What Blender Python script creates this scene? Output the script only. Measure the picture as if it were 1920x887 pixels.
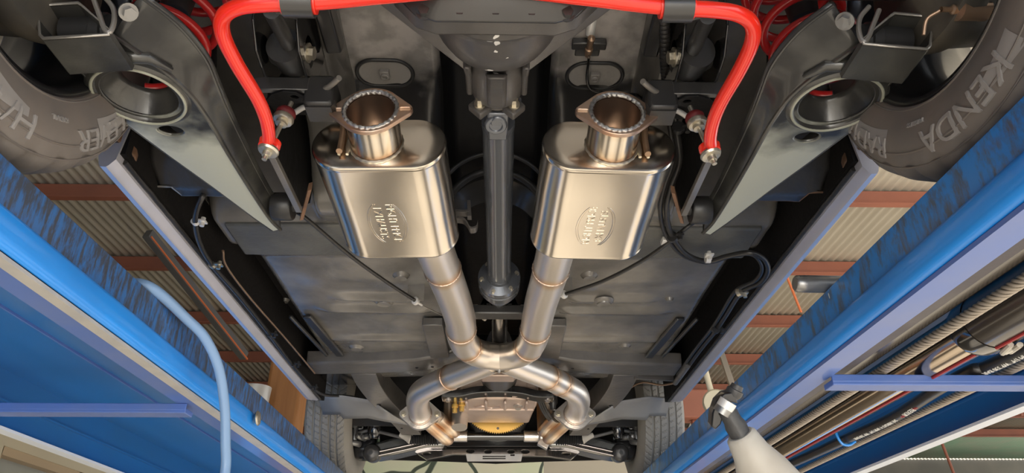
import bpy, bmesh, math, random
from mathutils import Vector, Matrix, noise
random.seed(7)
for o in list(bpy.data.objects): bpy.data.objects.remove(o)
SC = bpy.context.scene
COL = SC.collection
PI = math.pi
V = Vector

# ------------------------------------------------------------------ camera
FPX, CX, CY = 1350.0, 960.0, 443.5
CAM = V((0.02, 0.0, 1.5))
_d = V(((934.0-CX)/FPX, -(1155.0-CY)/FPX, 1.0)).normalized()
YAW = math.asin(-_d.x); PITCH = math.atan2(-_d.y, _d.z)
RT = V((math.cos(YAW), -math.sin(YAW), 0))
FW = V((math.sin(YAW)*math.cos(PITCH), math.cos(YAW)*math.cos(PITCH), math.sin(PITCH)))
UP = RT.cross(FW)
cam = bpy.data.cameras.new('camera'); cam.sensor_width = 36; cam.sensor_fit = 'HORIZONTAL'
cam.lens = FPX/1920*36; cam.clip_start = 0.02; cam.clip_end = 200
co = bpy.data.objects.new('camera', cam); COL.objects.link(co)
co.matrix_world = Matrix(((RT.x, UP.x, -FW.x, CAM.x), (RT.y, UP.y, -FW.y, CAM.y), (RT.z, UP.z, -FW.z, CAM.z), (0, 0, 0, 1)))
SC.camera = co

# ------------------------------------------------------------------ light
w = bpy.data.worlds.new('sky'); SC.world = w; w.use_nodes = True
bgn = w.node_tree.nodes['Background']
bgn.inputs[0].default_value = (0.93, 0.97, 1.0, 1); bgn.inputs[1].default_value = 2.0
sun = bpy.data.lights.new('sun', 'SUN'); sun.energy = 16.0; sun.angle = math.radians(2); sun.color = (1, .95, .86)
so = bpy.data.objects.new('sun', sun); COL.objects.link(so)
so.rotation_euler = V((0.03, 0.91, -0.41)).to_track_quat('-Z', 'Y').to_euler()
SC.view_settings.view_transform = 'Standard'; SC.view_settings.look = 'None'
SC.view_settings.exposure = 0.3; SC.view_settings.gamma = 1.0
SC.view_settings.use_curve_mapping = False

# ------------------------------------------------------------------ helpers
def at(px, py, X=None, Y=None, Z=None):
    r = RT*((px-CX)/FPX) + UP*((CY-py)/FPX) + FW
    if X is not None: s = (X-CAM.x)/r.x
    elif Y is not None: s = (Y-CAM.y)/r.y
    else: s = (Z-CAM.z)/r.z
    return CAM + r*s

def srgb(r, g, b):
    f = lambda c: c/12.92 if c <= .04045 else ((c+.055)/1.055)**2.4
    return (f(r/255), f(g/255), f(b/255), 1)

class MB:
    def __init__(s): s.v = []; s.f = []; s.t = []; s.m = []
    def add(s, vs, fs, tint=None, mi=0):
        n = len(s.v); s.v += [V(p) for p in vs]
        s.f += [tuple(i+n for i in f) for f in fs]; s.m += [mi]*len(fs)
        s.t += list(tint) if tint else [0.0]*len(vs)
        return s
    def box(s, c, size, rot=None, mi=0):
        c = V(c); h = [x/2 for x in size]
        vs = [V((x*h[0], y*h[1], z*h[2])) for x in (-1, 1) for y in (-1, 1) for z in (-1, 1)]
        if rot is not None: vs = [rot @ p for p in vs]
        return s.add([c+p for p in vs], [(0,1,3,2),(4,6,7,5),(0,4,5,1),(2,3,7,6),(0,2,6,4),(1,5,7,3)], mi=mi)
    def bar(s, a, b, wd, ht, up=(0, 0, 1), mi=0):
        a = V(a); b = V(b); d = (b-a); L = d.length; d.normalize()
        u = V(up); x = d.cross(u).normalized(); u = x.cross(d)
        R = Matrix((x, d, u)).transposed()
        return s.box((a+b)/2, (wd, L, ht), R, mi)
    def tube(s, pts, r, n=14, caps=True, tint=None, closed=False, mi=0):
        pts = [V(p) for p in pts]; k = len(pts)
        rs = r if isinstance(r, (list, tuple)) else [r]*k
        tg = []
        for i in range(k):
            a = pts[(i-1) % k] if closed else pts[max(i-1, 0)]
            b = pts[(i+1) % k] if closed else pts[min(i+1, k-1)]
            tg.append((b-a).normalized())
        ref = V((0, 0, 1)) if abs(tg[0].z) < .9 else V((1, 0, 0))
        x = tg[0].cross(ref).normalized(); vs = []; tt = []
        for i in range(k):
            x = (x - tg[i]*x.dot(tg[i])).normalized(); y = tg[i].cross(x)
            for j in range(n):
                a = 2*PI*j/n; vs.append(pts[i] + (x*math.cos(a)+y*math.sin(a))*rs[i]); tt.append(tint[i] if tint else 0)
        fs = []
        for i in range(k if closed else k-1):
            for j in range(n):
                i2 = (i+1) % k
                fs.append((i*n+j, i*n+(j+1) % n, i2*n+(j+1) % n, i2*n+j))
        if caps and not closed:
            fs.append(tuple(range(n))[::-1]); fs.append(tuple((k-1)*n+j for j in range(n)))
        return s.add(vs, fs, tt, mi)
    def cyl(s, a, b, r, n=20, r2=None, mi=0):
        return s.tube([a, b], [r, r if r2 is None else r2], n, mi=mi)
    def lathe(s, o, ax, prof, n=32, xref=None, a0=0, a1=2*PI, closed_prof=False, mi=0, flip=False):
        # prof: list of (t along axis, radius)
        o = V(o); ax = V(ax).normalized()
        ref = V(xref) if xref else (V((0, 0, 1)) if abs(ax.z) < .9 else V((1, 0, 0)))
        x = (ref-ax*ref.dot(ax)).normalized(); y = ax.cross(x)
        full = abs(a1-a0-2*PI) < 1e-6; m = n if full else n+1; k = len(prof); vs = []
        for j in range(m):
            a = a0+(a1-a0)*j/n; e = x*math.cos(a)+y*math.sin(a)
            for (t, r) in prof: vs.append(o+ax*t+e*r)
        fs = []
        for j in range(n):
            j2 = (j+1) % m
            for i in range(k if closed_prof else k-1):
                i2 = (i+1) % k
                fs.append((j*k+i, j2*k+i, j2*k+i2, j*k+i2))
        return s.add(vs, fs, mi=mi)
    def hexbolt(s, c, d, r, h, washer=True, mi=0):
        c = V(c); d = V(d).normalized()
        if washer: s.tube([c, c+d*h*.25], r*1.45, 18, mi=mi)
        s.tube([c+d*h*.2, c+d*h], r, 6, mi=mi); return s
    def prism(s, poly, d, mi=0):
        # poly: list of 3D points (planar), extruded by vector d
        n = len(poly); d = V(d); vs = [V(p) for p in poly]+[V(p)+d for p in poly]
        fs = [tuple(range(n))[::-1], tuple(range(n, 2*n))]+[(i, (i+1) % n, n+(i+1) % n, n+i) for i in range(n)]
        return s.add(vs, fs, mi=mi)
    def sheet(s, rows, mi=0):
        k = len(rows[0]); vs = [p for r in rows for p in r]; fs = []
        for i in range(len(rows)-1):
            for j in range(k-1):
                fs.append((i*k+j, i*k+j+1, (i+1)*k+j+1, (i+1)*k+j))
        return s.add(vs, fs, mi=mi)
    def loft(s, secs, cap=True, mi=0):
        k = len(secs[0]); vs = [p for r in secs for p in r]; fs = []
        for i in range(len(secs)-1):
            for j in range(k):
                fs.append((i*k+j, i*k+(j+1) % k, (i+1)*k+(j+1) % k, (i+1)*k+j))
        if cap: fs += [tuple(range(k))[::-1], tuple((len(secs)-1)*k+j for j in range(k))]
        return s.add(vs, fs, mi=mi)
    def holed(s, outer, holes, f, th, mi=0):
        # outer/holes: 2D loops; f maps (u,v,w)->3D; th thickness
        bm = bmesh.new()
        for lp in [outer]+holes:
            vv = [bm.verts.new((p[0], p[1], 0)) for p in lp]
            for i in range(len(vv)): bm.edges.new((vv[i], vv[(i+1) % len(vv)]))
        bmesh.ops.triangle_fill(bm, use_beauty=True, use_dissolve=False, edges=bm.edges[:], normal=(0, 0, 1))
        bm.verts.index_update()
        P = [(v.co.x, v.co.y) for v in bm.verts]; T = [tuple(v.index for v in fc.verts) for fc in bm.faces]; bm.free()
        n = len(P)
        vs = [f(u, v, 0) for u, v in P]+[f(u, v, th) for u, v in P]
        fs = [t[::-1] for t in T]+[tuple(i+n for i in t) for t in T]
        b = 0
        for lp in [outer]+holes:
            k = len(lp)
            fs += [(b+i, b+(i+1) % k, n+b+(i+1) % k, n+b+i) for i in range(k)]; b += k
        return s.add(vs, fs, mi=mi)
    def build(s, name, mat, parent=None, smooth=True, bevel=0, sub=0, solid=0, label=None, ang=40, seg=2):
        me = bpy.data.meshes.new(name)
        c = sum(s.v, V((0, 0, 0)))/len(s.v)
        me.from_pydata([tuple(p-c) for p in s.v], [], s.f)
        mats = mat if isinstance(mat, (list, tuple)) else [mat]
        for m in mats: me.materials.append(m)
        for p, m in zip(me.polygons, s.m): p.material_index = m
        if any(s.t):
            a = me.attributes.new('tint', 'FLOAT', 'POINT'); a.data.foreach_set('value', s.t)
        bm = bmesh.new(); bm.from_mesh(me); bmesh.ops.recalc_face_normals(bm, faces=bm.faces[:]); bm.to_mesh(me); bm.free()
        if smooth:
            me.polygons.foreach_set('use_smooth', [True]*len(me.polygons))
            me.set_sharp_from_angle(angle=math.radians(ang))
        o = bpy.data.objects.new(name, me); COL.objects.link(o)
        if parent: o.parent = parent; o.location = c-wl(parent)
        else: o.location = c
        o['_w'] = tuple(c)
        if solid:
            md = o.modifiers.new('solid', 'SOLIDIFY'); md.thickness = solid; md.offset = 0
        if bevel:
            md = o.modifiers.new('bevel', 'BEVEL'); md.width = bevel; md.segments = seg; md.limit_method = 'ANGLE'; md.angle_limit = math.radians(35)
        if sub:
            md = o.modifiers.new('sub', 'SUBSURF'); md.levels = sub; md.render_levels = sub
        if label: o['label'] = label
        return o
def wl(o): return V(o['_w'])
def thing(name, loc, label, cat, group=None):
    o = bpy.data.objects.new(name, None); COL.objects.link(o); o.location = loc; o['_w'] = tuple(loc); o.empty_display_size = .1
    return tag(o, label, cat, group)
def tag(o, label, cat, group=None):
    o['label'] = label; o['category'] = cat
    if group: o['group'] = group
    return o
def struct(o): o['kind'] = 'structure'; return o
def cr(pts, m=8):
    # Catmull-Rom resampling
    pts = [V(p) for p in pts]; P = [pts[0]*2-pts[1]]+pts+[pts[-1]*2-pts[-2]]; out = []
    for i in range(1, len(P)-2):
        a, b, c, d = P[i-1:i+3]
        for k in range(m):
            t = k/m
            out.append(.5*((2*b)+(c-a)*t+(2*a-5*b+4*c-d)*t*t+(3*b-a-3*c+d)*t**3))
    return out+[pts[-1]]
def ss(a, b, x):
    if a == b: return 1.0 if x >= b else 0.0
    t = max(0, min(1, (x-a)/(b-a))); return t*t*(3-2*t)
def circ(cx, cy, r, n=24, ry=None, a0=0):
    return [(cx+r*math.cos(a0+2*PI*i/n), cy+(ry or r)*math.sin(a0+2*PI*i/n)) for i in range(n)]
def text_mesh(body, size, ext=0.0, sx=1.0):
    cu = bpy.data.curves.new('t', 'FONT'); cu.body = body; cu.size = size; cu.extrude = ext; cu.align_x = 'CENTER'; cu.align_y = 'CENTER'; cu.resolution_u = 4
    ob = bpy.data.objects.new('t', cu); COL.objects.link(ob)
    dg = bpy.context.evaluated_depsgraph_get(); me = ob.evaluated_get(dg).to_mesh()
    bm = bmesh.new(); bm.from_mesh(me); bmesh.ops.triangulate(bm, faces=bm.faces[:])
    bmesh.ops.subdivide_edges(bm, edges=[e for e in bm.edges if e.calc_length() > size*.3], cuts=2, use_grid_fill=False)
    bmesh.ops.triangulate(bm, faces=bm.faces[:])
    bm.verts.index_update()
    vs = [(v.co.x*sx, v.co.y, v.co.z) for v in bm.verts]; fs = [tuple(v.index for v in f.verts) for f in bm.faces]; bm.free()
    ob.evaluated_get(dg).to_mesh_clear(); bpy.data.objects.remove(ob); bpy.data.curves.remove(cu)
    return vs, fs

# ------------------------------------------------------------------ materials
def mat(name, col, rough=.5, metal=0, coat=0, bump=0, bscale=40, var=0, vscale=8, vcol=None, spec=.5, stretch=(1, 1, 1), bdist=.004, croug=.1):
    m = bpy.data.materials.new(name); m.use_nodes = True; nt = m.node_tree; N = nt.nodes; L = nt.links
    b = N['Principled BSDF']; c = col if len(col) == 4 else (*col, 1)
    b.inputs['Base Color'].default_value = c; b.inputs['Roughness'].default_value = rough; b.inputs['Metallic'].default_value = metal
    b.inputs['Coat Weight'].default_value = coat; b.inputs['Coat Roughness'].default_value = croug; b.inputs['Specular IOR Level'].default_value = spec
    m['b'] = 1
    if bump or var:
        tc = N.new('ShaderNodeTexCoord'); mp = N.new('ShaderNodeMapping'); mp.inputs['Scale'].default_value = stretch
        L.new(tc.outputs['Object'], mp.inputs['Vector'])
    if bump:
        n = N.new('ShaderNodeTexNoise'); n.inputs['Scale'].default_value = bscale; n.inputs['Detail'].default_value = 4
        L.new(mp.outputs[0], n.inputs['Vector'])
        bp = N.new('ShaderNodeBump'); bp.inputs['Strength'].default_value = bump; bp.inputs['Distance'].default_value = bdist
        L.new(n.outputs['Fac'], bp.inputs['Height']); L.new(bp.outputs[0], b.inputs['Normal'])
    if var:
        n = N.new('ShaderNodeTexNoise'); n.inputs['Scale'].default_value = vscale; n.inputs['Detail'].default_value = 6
        L.new(mp.outputs[0], n.inputs['Vector'])
        r = N.new('ShaderNodeMapRange'); r.inputs[1].default_value = .42; r.inputs[2].default_value = .68; r.inputs[4].default_value = var
        L.new(n.outputs['Fac'], r.inputs[0])
        mx = N.new('ShaderNodeMix'); mx.data_type = 'RGBA'; mx.inputs[6].default_value = c
        v = vcol or tuple(x*.5 for x in c[:3]); mx.inputs[7].default_value = (*v[:3], 1)
        L.new(r.outputs[0], mx.inputs[0]); L.new(mx.outputs[2], b.inputs['Base Color'])
    return m
def tint_mat(name, col, tcol, rough, stretch=(1, 1, 1)):
    m = mat(name, col, rough, 1, bump=.06, bscale=30, stretch=stretch, bdist=.002); N = m.node_tree.nodes; L = m.node_tree.links; b = N['Principled BSDF']
    a = N.new('ShaderNodeAttribute'); a.attribute_name = 'tint'
    cr_ = N.new('ShaderNodeValToRGB'); e = cr_.color_ramp.elements
    e[0].position = 0; e[0].color = (*col, 1); e[1].position = 1; e[1].color = (*tcol[2], 1)
    x = e.new(.35); x.color = (*tcol[0], 1); x = e.new(.7); x.color = (*tcol[1], 1)
    L.new(a.outputs['Fac'], cr_.inputs[0]); L.new(cr_.outputs[0], b.inputs['Base Color'])
    return m
def scuff_mat(name, blue, dark, amt=.5):
    m = mat(name, blue, .42, 0, .2); N = m.node_tree.nodes; L = m.node_tree.links; b = N['Principled BSDF']
    tc = N.new('ShaderNodeTexCoord')
    def nz(scale, stretch, lo, hi, det=8):
        mp = N.new('ShaderNodeMapping'); mp.inputs['Scale'].default_value = stretch; L.new(tc.outputs['Object'], mp.inputs['Vector'])
        n = N.new('ShaderNodeTexNoise'); n.inputs['Scale'].default_value = scale; n.inputs['Detail'].default_value = det; n.inputs['Roughness'].default_value = .7
        L.new(mp.outputs[0], n.inputs['Vector'])
        r = N.new('ShaderNodeMapRange'); r.inputs[1].default_value = lo; r.inputs[2].default_value = hi; L.new(n.outputs['Fac'], r.inputs[0]); return r.outputs[0]
    a = nz(10, (1, 2.2, 1), .52-amt*.14, .60-amt*.1); c = nz(34, (1, 2.4, .5), .42, .56)
    m0 = N.new('ShaderNodeMath'); m0.operation = 'MULTIPLY_ADD'; m0.inputs[1].default_value = .55; m0.inputs[2].default_value = .40; L.new(c, m0.inputs[0])
    mt = N.new('ShaderNodeMath'); mt.operation = 'MULTIPLY'; L.new(a, mt.inputs[0]); L.new(m0.outputs[0], mt.inputs[1])
    mx = N.new('ShaderNodeMix'); mx.data_type = 'RGBA'; mx.inputs[6].default_value = (*blue, 1); mx.inputs[7].default_value = (*dark, 1)
    L.new(mt.outputs[0], mx.inputs[0])
    w_ = nz(34, (1, 1.2, .5), .745, .76, 2)
    mx2 = N.new('ShaderNodeMix'); mx2.data_type = 'RGBA'; L.new(mx.outputs[2], mx2.inputs[6]); mx2.inputs[7].default_value = (.62, .68, .72, 1)
    L.new(w_, mx2.inputs[0]); L.new(mx2.outputs[2], b.inputs['Base Color'])
    return m

M = {}
M['black'] = mat('black_paint', (.03, .03, .031), .3, 0, .3, bump=.15, bscale=25, var=.5, vscale=6, vcol=(.055, .052, .05))
M['seal'] = mat('black_underseal', (.035, .034, .034), .36, 0, .25, bump=.55, bscale=55, var=.6, vscale=5, vcol=(.075, .07, .065), bdist=.003, croug=.25)
M['pan'] = mat('floor_pan_paint', (.12, .114, .106), .26, 0, .45, bump=.5, bscale=26, var=.9, vscale=5, vcol=(.25, .232, .205), bdist=.003, croug=.2)
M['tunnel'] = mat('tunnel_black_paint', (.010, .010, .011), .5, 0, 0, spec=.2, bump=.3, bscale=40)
M['matte'] = mat('matte_black_underseal', (.014, .013, .013), .7, spec=.15, bump=.4, bscale=60)
def dustlit_mat():  # rear panels: dust plus caught light painted pale, darker towards the front
    m = mat('dusty_lit_panel_paint', (.36, .34, .325), .3, 0, .35, bump=.35, bscale=30, croug=.2); N = m.node_tree.nodes; L = m.node_tree.links; b = N['Principled BSDF']
    tc = N.new('ShaderNodeTexCoord'); sp = N.new('ShaderNodeSeparateXYZ'); L.new(tc.outputs['Object'], sp.inputs[0])
    n = N.new('ShaderNodeTexNoise'); n.inputs['Scale'].default_value = 14; n.inputs['Detail'].default_value = 6; L.new(tc.outputs['Object'], n.inputs['Vector'])
    a = N.new('ShaderNodeMath'); a.operation = 'MULTIPLY_ADD'; a.inputs[1].default_value = .16; L.new(n.outputs['Fac'], a.inputs[0]); L.new(sp.outputs['Y'], a.inputs[2])
    r = N.new('ShaderNodeMapRange'); r.inputs[1].default_value = -.60; r.inputs[2].default_value = -.50; L.new(a.outputs[0], r.inputs[0])
    n2 = N.new('ShaderNodeTexNoise'); n2.inputs['Scale'].default_value = 22; n2.inputs['Detail'].default_value = 6; L.new(tc.outputs['Object'], n2.inputs['Vector'])
    r2 = N.new('ShaderNodeValToRGB'); e = r2.color_ramp.elements; e[0].position = .4; e[0].color = (.42, .39, .37, 1); e[1].position = .62; e[1].color = (.26, .245, .23, 1); L.new(n2.outputs['Fac'], r2.inputs[0])
    mx = N.new('ShaderNodeMix'); mx.data_type = 'RGBA'; L.new(r2.outputs[0], mx.inputs[6]); mx.inputs[7].default_value = (.022, .022, .023, 1)
    L.new(r.outputs[0], mx.inputs[0]); L.new(mx.outputs[2], b.inputs['Base Color']); return m
M['dustlit'] = dustlit_mat()
M['plug'] = mat('dusty_plug', (.30, .285, .27), .35, bump=.3, bscale=50)
M['lightplate'] = mat('light_grey_panel', (.30, .295, .285), .4, .1, .2, bump=.15, bscale=30, var=.5, vscale=8, vcol=(.22, .21, .2))
M['glossmetal'] = mat('glossy_black_metal', (.22, .22, .21), .22, .8, .3)
M['member'] = mat('grey_underseal', (.09, .09, .085), .55, bump=.5, bscale=55, var=.6, vscale=8, vcol=(.15, .15, .135))
M['gloss'] = mat('gloss_black', (.012, .012, .013), .1, 0, .8)
M['rubber'] = mat('black_rubber', (.026, .026, .027), .4, bump=.1, bscale=60)
M['hose'] = mat('hose_black', (.025, .024, .024), .34, bump=.1, bscale=80)
M['castiron'] = mat('dark_grey_casting', (.085, .08, .078), .42, .25, .15, bump=.25, bscale=90, var=.5, vscale=10, vcol=(.06, .055, .05), bdist=.002)
M['shaft'] = mat('grey_shaft_paint', (.10, .11, .13), .24, .35, .5)
M['polish'] = tint_mat('polished_stainless', (.77, .70, .60), ((.72, .6, .46), (.55, .38, .26), (.34, .25, .2)), .21)
M['pipe'] = tint_mat('brushed_stainless_pipe', (.87, .80, .72), ((.80, .63, .46), (.66, .42, .26), (.48, .28, .18)), .40)
M['weld'] = mat('weld_bead', (.56, .45, .37), .35, 1, bump=.5, bscale=200)
M['weldsilver'] = mat('bright_weld', (.72, .72, .72), .42, 1, bump=.3, bscale=90, bdist=.003)
M['flange'] = mat('heat_stained_flange', (.55, .42, .34), .38, .9, bump=.15, bscale=60, var=.8, vscale=14, vcol=(.55, .28, .15))
M['bore'] = mat('brown_pipe_bore', (.27, .19, .145), .34, .85, var=.6, vscale=12, vcol=(.36, .22, .15))
M['rodsteel'] = mat('brown_steel_rod', (.45, .3, .2), .4, .8)
M['zinc'] = mat('zinc_plated', (.62, .58, .5), .36, .9, bump=.2, bscale=90, var=.5, vscale=30, vcol=(.45, .4, .28))
M['white_clip'] = mat('bright_clip', (.75, .74, .72), .4, .3)
M['red'] = mat('red_powder_coat', (.86, .028, .012), .25, 0, .5)
M['redspring'] = mat('red_spring_paint', (.55, .02, .02), .28, 0, .5)
M['maroon'] = mat('maroon_bush', (.12, .01, .012), .5)
M['paledust'] = mat('pale_dusty_edge', (.36, .37, .30), .4, 0, .3, bump=.2, bscale=60)
M['arm'] = mat('arm_black_paint', (.03, .03, .03), .28, 0, .4, bump=.35, bscale=60, var=.8, vscale=9, vcol=(.085, .085, .075), bdist=.002)
M['armdustlit'] = mat('dusty_lit_arm_paint', (.30, .315, .27), .32, 0, .4, bump=.25, bscale=55, var=.8, vscale=7, vcol=(.06, .06, .055), bdist=.002)
def arm_dustlit_mat():  # front half paler: dust plus floor reflection painted into the colour
    m = mat('dusty_lit_arm_paint', (.3, .3, .27), .3, 0, .4, bump=.25, bscale=55, bdist=.002); N = m.node_tree.nodes; L = m.node_tree.links; b = N['Principled BSDF']
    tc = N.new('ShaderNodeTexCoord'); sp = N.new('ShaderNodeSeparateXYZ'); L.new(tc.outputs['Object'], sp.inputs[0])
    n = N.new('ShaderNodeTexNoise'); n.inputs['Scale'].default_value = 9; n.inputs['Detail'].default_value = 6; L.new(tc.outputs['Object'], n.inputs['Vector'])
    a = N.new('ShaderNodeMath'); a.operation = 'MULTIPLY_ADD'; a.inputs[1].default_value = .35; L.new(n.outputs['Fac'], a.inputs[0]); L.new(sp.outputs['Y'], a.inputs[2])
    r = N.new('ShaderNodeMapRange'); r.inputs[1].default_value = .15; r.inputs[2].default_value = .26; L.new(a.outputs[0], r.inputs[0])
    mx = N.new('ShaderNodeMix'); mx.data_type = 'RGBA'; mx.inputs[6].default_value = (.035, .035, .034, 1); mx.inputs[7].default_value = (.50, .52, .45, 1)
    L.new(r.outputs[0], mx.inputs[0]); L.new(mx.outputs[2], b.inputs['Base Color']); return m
M['armdustlit'] = arm_dustlit_mat()
M['edge'] = mat('bare_edge', (.42, .4, .37), .4, .7, bump=.3, bscale=80)
M['tyre'] = mat('tyre_rubber', (.165, .148, .136), .5, bump=.1, bscale=70, var=.7, vscale=9, vcol=(.22, .185, .158))
M['letter'] = mat('tyre_letter', (.30, .285, .275), .5)
M['tread'] = mat('front_tyre_rubber', (.27, .255, .23), .6, var=.5, vscale=10, vcol=(.34, .32, .28))
M['rim'] = mat('black_rim', (.02, .02, .022), .28, .2, .5, bump=.1, bscale=20)
M['drum'] = mat('dusty_brake', (.07, .066, .06), .5, .2, bump=.3, bscale=40, var=.7, vscale=8, vcol=(.16, .14, .11))
M['silver'] = mat('silver_sill', (.64, .64, .72), .35, .3, .3, bump=.05, bscale=20, var=.35, vscale=12, vcol=(.5, .5, .52))
M['rust'] = mat('rusty_edge', (.22, .12, .07), .7, bump=.6, bscale=50, var=.8, vscale=20, vcol=(.1, .06, .04))
M['alu'] = mat('aluminium_casting', (.62, .50, .43), .48, .75, bump=.35, bscale=50, var=.5, vscale=12, vcol=(.45, .34, .28), bdist=.003)
M['alu2'] = mat('clean_alloy', (.68, .64, .6), .35, .9, bump=.3, bscale=60)
M['gold'] = mat('gold_ring_gear', (.83, .55, .16), .4, .7)
M['greyplate'] = mat('grey_rail_paint', (.11, .104, .098), .38, .1, .25, bump=.3, bscale=50, var=.6, vscale=9, vcol=(.18, .165, .15))
M['chrome'] = mat('black_chrome', (.22, .2, .19), .12, .9)
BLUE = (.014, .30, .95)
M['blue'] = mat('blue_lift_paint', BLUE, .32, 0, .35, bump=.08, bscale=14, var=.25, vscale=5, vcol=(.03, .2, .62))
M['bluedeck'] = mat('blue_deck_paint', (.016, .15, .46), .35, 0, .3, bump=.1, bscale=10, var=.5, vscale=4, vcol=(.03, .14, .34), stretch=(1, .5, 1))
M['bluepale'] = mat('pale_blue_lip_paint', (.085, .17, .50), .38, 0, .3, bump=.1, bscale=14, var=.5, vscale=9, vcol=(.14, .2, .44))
M['scuffL'] = scuff_mat('scuffed_blue_dark', (.02, .20, .62), (.045, .048, .055), 1.5)
M['scuffR'] = scuff_mat('scuffed_blue', (.015, .22, .66), (.07, .10, .14), .4)
M['lipgrey'] = mat('worn_lip', (.55, .53, .5), .45, .2, bump=.2, bscale=30, var=.4, vscale=16, vcol=(.35, .37, .42))
M['liplit'] = mat('lit_pale_lip', (.72, .78, .88), .4, 0, .2)
M['cylblack'] = mat('black_cylinder', (.05, .042, .036), .22, .3, .5)
M['cylchrome'] = mat('chrome_rod', (.5, .42, .33), .14, 1)
M['redreflect'] = mat('red_reflection', (.35, .02, .02), .4)
M['purple'] = mat('dark_web', (.05, .045, .06), .45, bump=.2, bscale=30, var=.6, vscale=7, vcol=(.12, .11, .11))
M['hosewhite'] = mat('white_print', (.8, .8, .78), .5)
M['hosered'] = mat('red_print', (.6, .05, .05), .5)
M['airhose'] = mat('pale_blue_air_hose', (.22, .37, .62), .35, 0, .2)
M['cream'] = mat('cream_plastic', (.56, .53, .47), .5, bump=.3, bscale=30, var=.6, vscale=12, vcol=(.42, .37, .31))
M['creampaint'] = mat('cream_paint', (.66, .6, .45), .5)
M['grip'] = mat('dark_grip', (.05, .05, .052), .45, bump=.2, bscale=100)
M['steel'] = mat('grey_steel', (.30, .30, .30), .35, .8, bump=.2, bscale=40)
M['roof'] = mat('corrugated_roof', (.50, .46, .38), .6, .1, bump=.15, bscale=4, var=.5, vscale=.9, vcol=(.38, .34, .27))
M['roofgreen'] = mat('green_roof_sheet', (.32, .5, .36), .5, var=.6, vscale=1.4, vcol=(.5, .48, .4))
M['purlin'] = mat('red_oxide_steel', (.36, .13, .08), .6, var=.5, vscale=3, vcol=(.25, .10, .07))
M['greybeam'] = mat('grey_beam', (.12, .12, .12), .55)
M['beigebeam'] = mat('pale_beam', (.55, .52, .46), .55)
M['orangeedge'] = mat('orange_edge', (.62, .16, .05), .5)
M['floor'] = mat('concrete_floor', (.50, .45, .385), .5, bump=.2, bscale=6, var=.5, vscale=1.2, vcol=(.42, .38, .33))
M['wall'] = mat('beige_wall', (.60, .55, .45), .7)
M['walldark'] = mat('dark_wall', (.14, .13, .11), .8, var=.5, vscale=1.3, vcol=(.24, .21, .17))
M['timber'] = mat('orange_timber', (.52, .24, .09), .5, bump=.2, bscale=8, var=.6, vscale=4, vcol=(.4, .17, .06), stretch=(6, 6, .5))
M['glass'] = mat('dusty_glass', (.35, .37, .36), .15, 0, .5)
M['tanframe'] = mat('tan_frame', (.55, .43, .29), .6)
M['cable'] = tint_mat('steel_rope', (.52, .46, .39), ((.30, .26, .21), (.10, .08, .06), (.06, .05, .04)), .45); M['cable'].node_tree.nodes['Principled BSDF'].inputs['Metallic'].default_value = .3
M['body'] = mat('car_body_paint', (.35, .36, .42), .35, .3, .6)
def mural_mat():
    m = mat('mural_paint', (.8, .85, .7), .6); N = m.node_tree.nodes; L = m.node_tree.links; b = N['Principled BSDF']
    tc = N.new('ShaderNodeTexCoord'); nz = N.new('ShaderNodeTexNoise'); nz.inputs['Scale'].default_value = 1.1
    L.new(tc.outputs['Object'], nz.inputs['Vector'])
    ad = N.new('ShaderNodeVectorMath'); ad.operation = 'MULTIPLY_ADD'; ad.inputs[1].default_value = (.5, .5, .5)
    L.new(nz.outputs['Color'], ad.inputs[0]); L.new(tc.outputs['Object'], ad.inputs[2])
    vo = N.new('ShaderNodeTexVoronoi'); vo.feature = 'DISTANCE_TO_EDGE'; vo.inputs['Scale'].default_value = 1.6; L.new(ad.outputs[0], vo.inputs['Vector'])
    r = N.new('ShaderNodeMapRange'); r.inputs[1].default_value = .025; r.inputs[2].default_value = .04; L.new(vo.outputs['Distance'], r.inputs[0])
    n2 = N.new('ShaderNodeTexNoise'); n2.inputs['Scale'].default_value = .7; L.new(tc.outputs['Object'], n2.inputs['Vector'])
    rp = N.new('ShaderNodeValToRGB'); e = rp.color_ramp.elements; e[0].position = .38; e[0].color = (.75, .88, .62, 1); e[1].position = .6; e[1].color = (.92, .88, .70, 1)
    L.new(n2.outputs['Fac'], rp.inputs[0])
    mx = N.new('ShaderNodeMix'); mx.data_type = 'RGBA'; mx.inputs[6].default_value = (.08, .11, .08, 1); L.new(rp.outputs[0], mx.inputs[7]); L.new(r.outputs[0], mx.inputs[0])
    L.new(mx.outputs[2], b.inputs['Base Color']); return m
M['mural'] = mural_mat()

# ------------------------------------------------------------------ the building
RZ = 4.5
def corrugated(name, x0, x1, y0, y1, z, m):
    b = MB(); st = .076/5; n = int((x1-x0)/st)
    rows = [[], []]
    for i in range(n+1):
        x = x0+i*st; zz = z+.011*math.sin(2*PI*i/5)
        rows[0].append((x, y0, zz)); rows[1].append((x, y1, zz))
    return struct(b.sheet(rows).build(name, m, ang=180, solid=.001))
struct(MB().box((0, 8, -.05), (34, 34, .1)).build('floor', M['floor'], smooth=False))
corrugated('ceiling', -12, 12, -1.5, 13.4, RZ, M['roof'])
corrugated('ceiling', -12, 12, 13.35, 15.6, RZ-.03, M['roofgreen'])
b = MB().box((0, 15.70, 2.24), (30, .12, 4.48)); struct(b.build('wall_front', M['walldark'], smooth=False))
b = MB().box((-7.5, 7.5, 2.3), (.15, 18, 4.6)); struct(b.build('wall_left', M['walldark'], smooth=False))
b = MB().box((-7.1, -1.6, 2.3), (10.6, .15, 4.6)).box((9.5, -1.6, 2.3), (5, .15, 4.6)).box((2.6, -1.6, 4.45), (8.8, .15, .35)); struct(b.build('wall_rear_sunblock', M['walldark'], smooth=False))  # unseen rear wall, added to keep sun and sky off the left side
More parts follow.
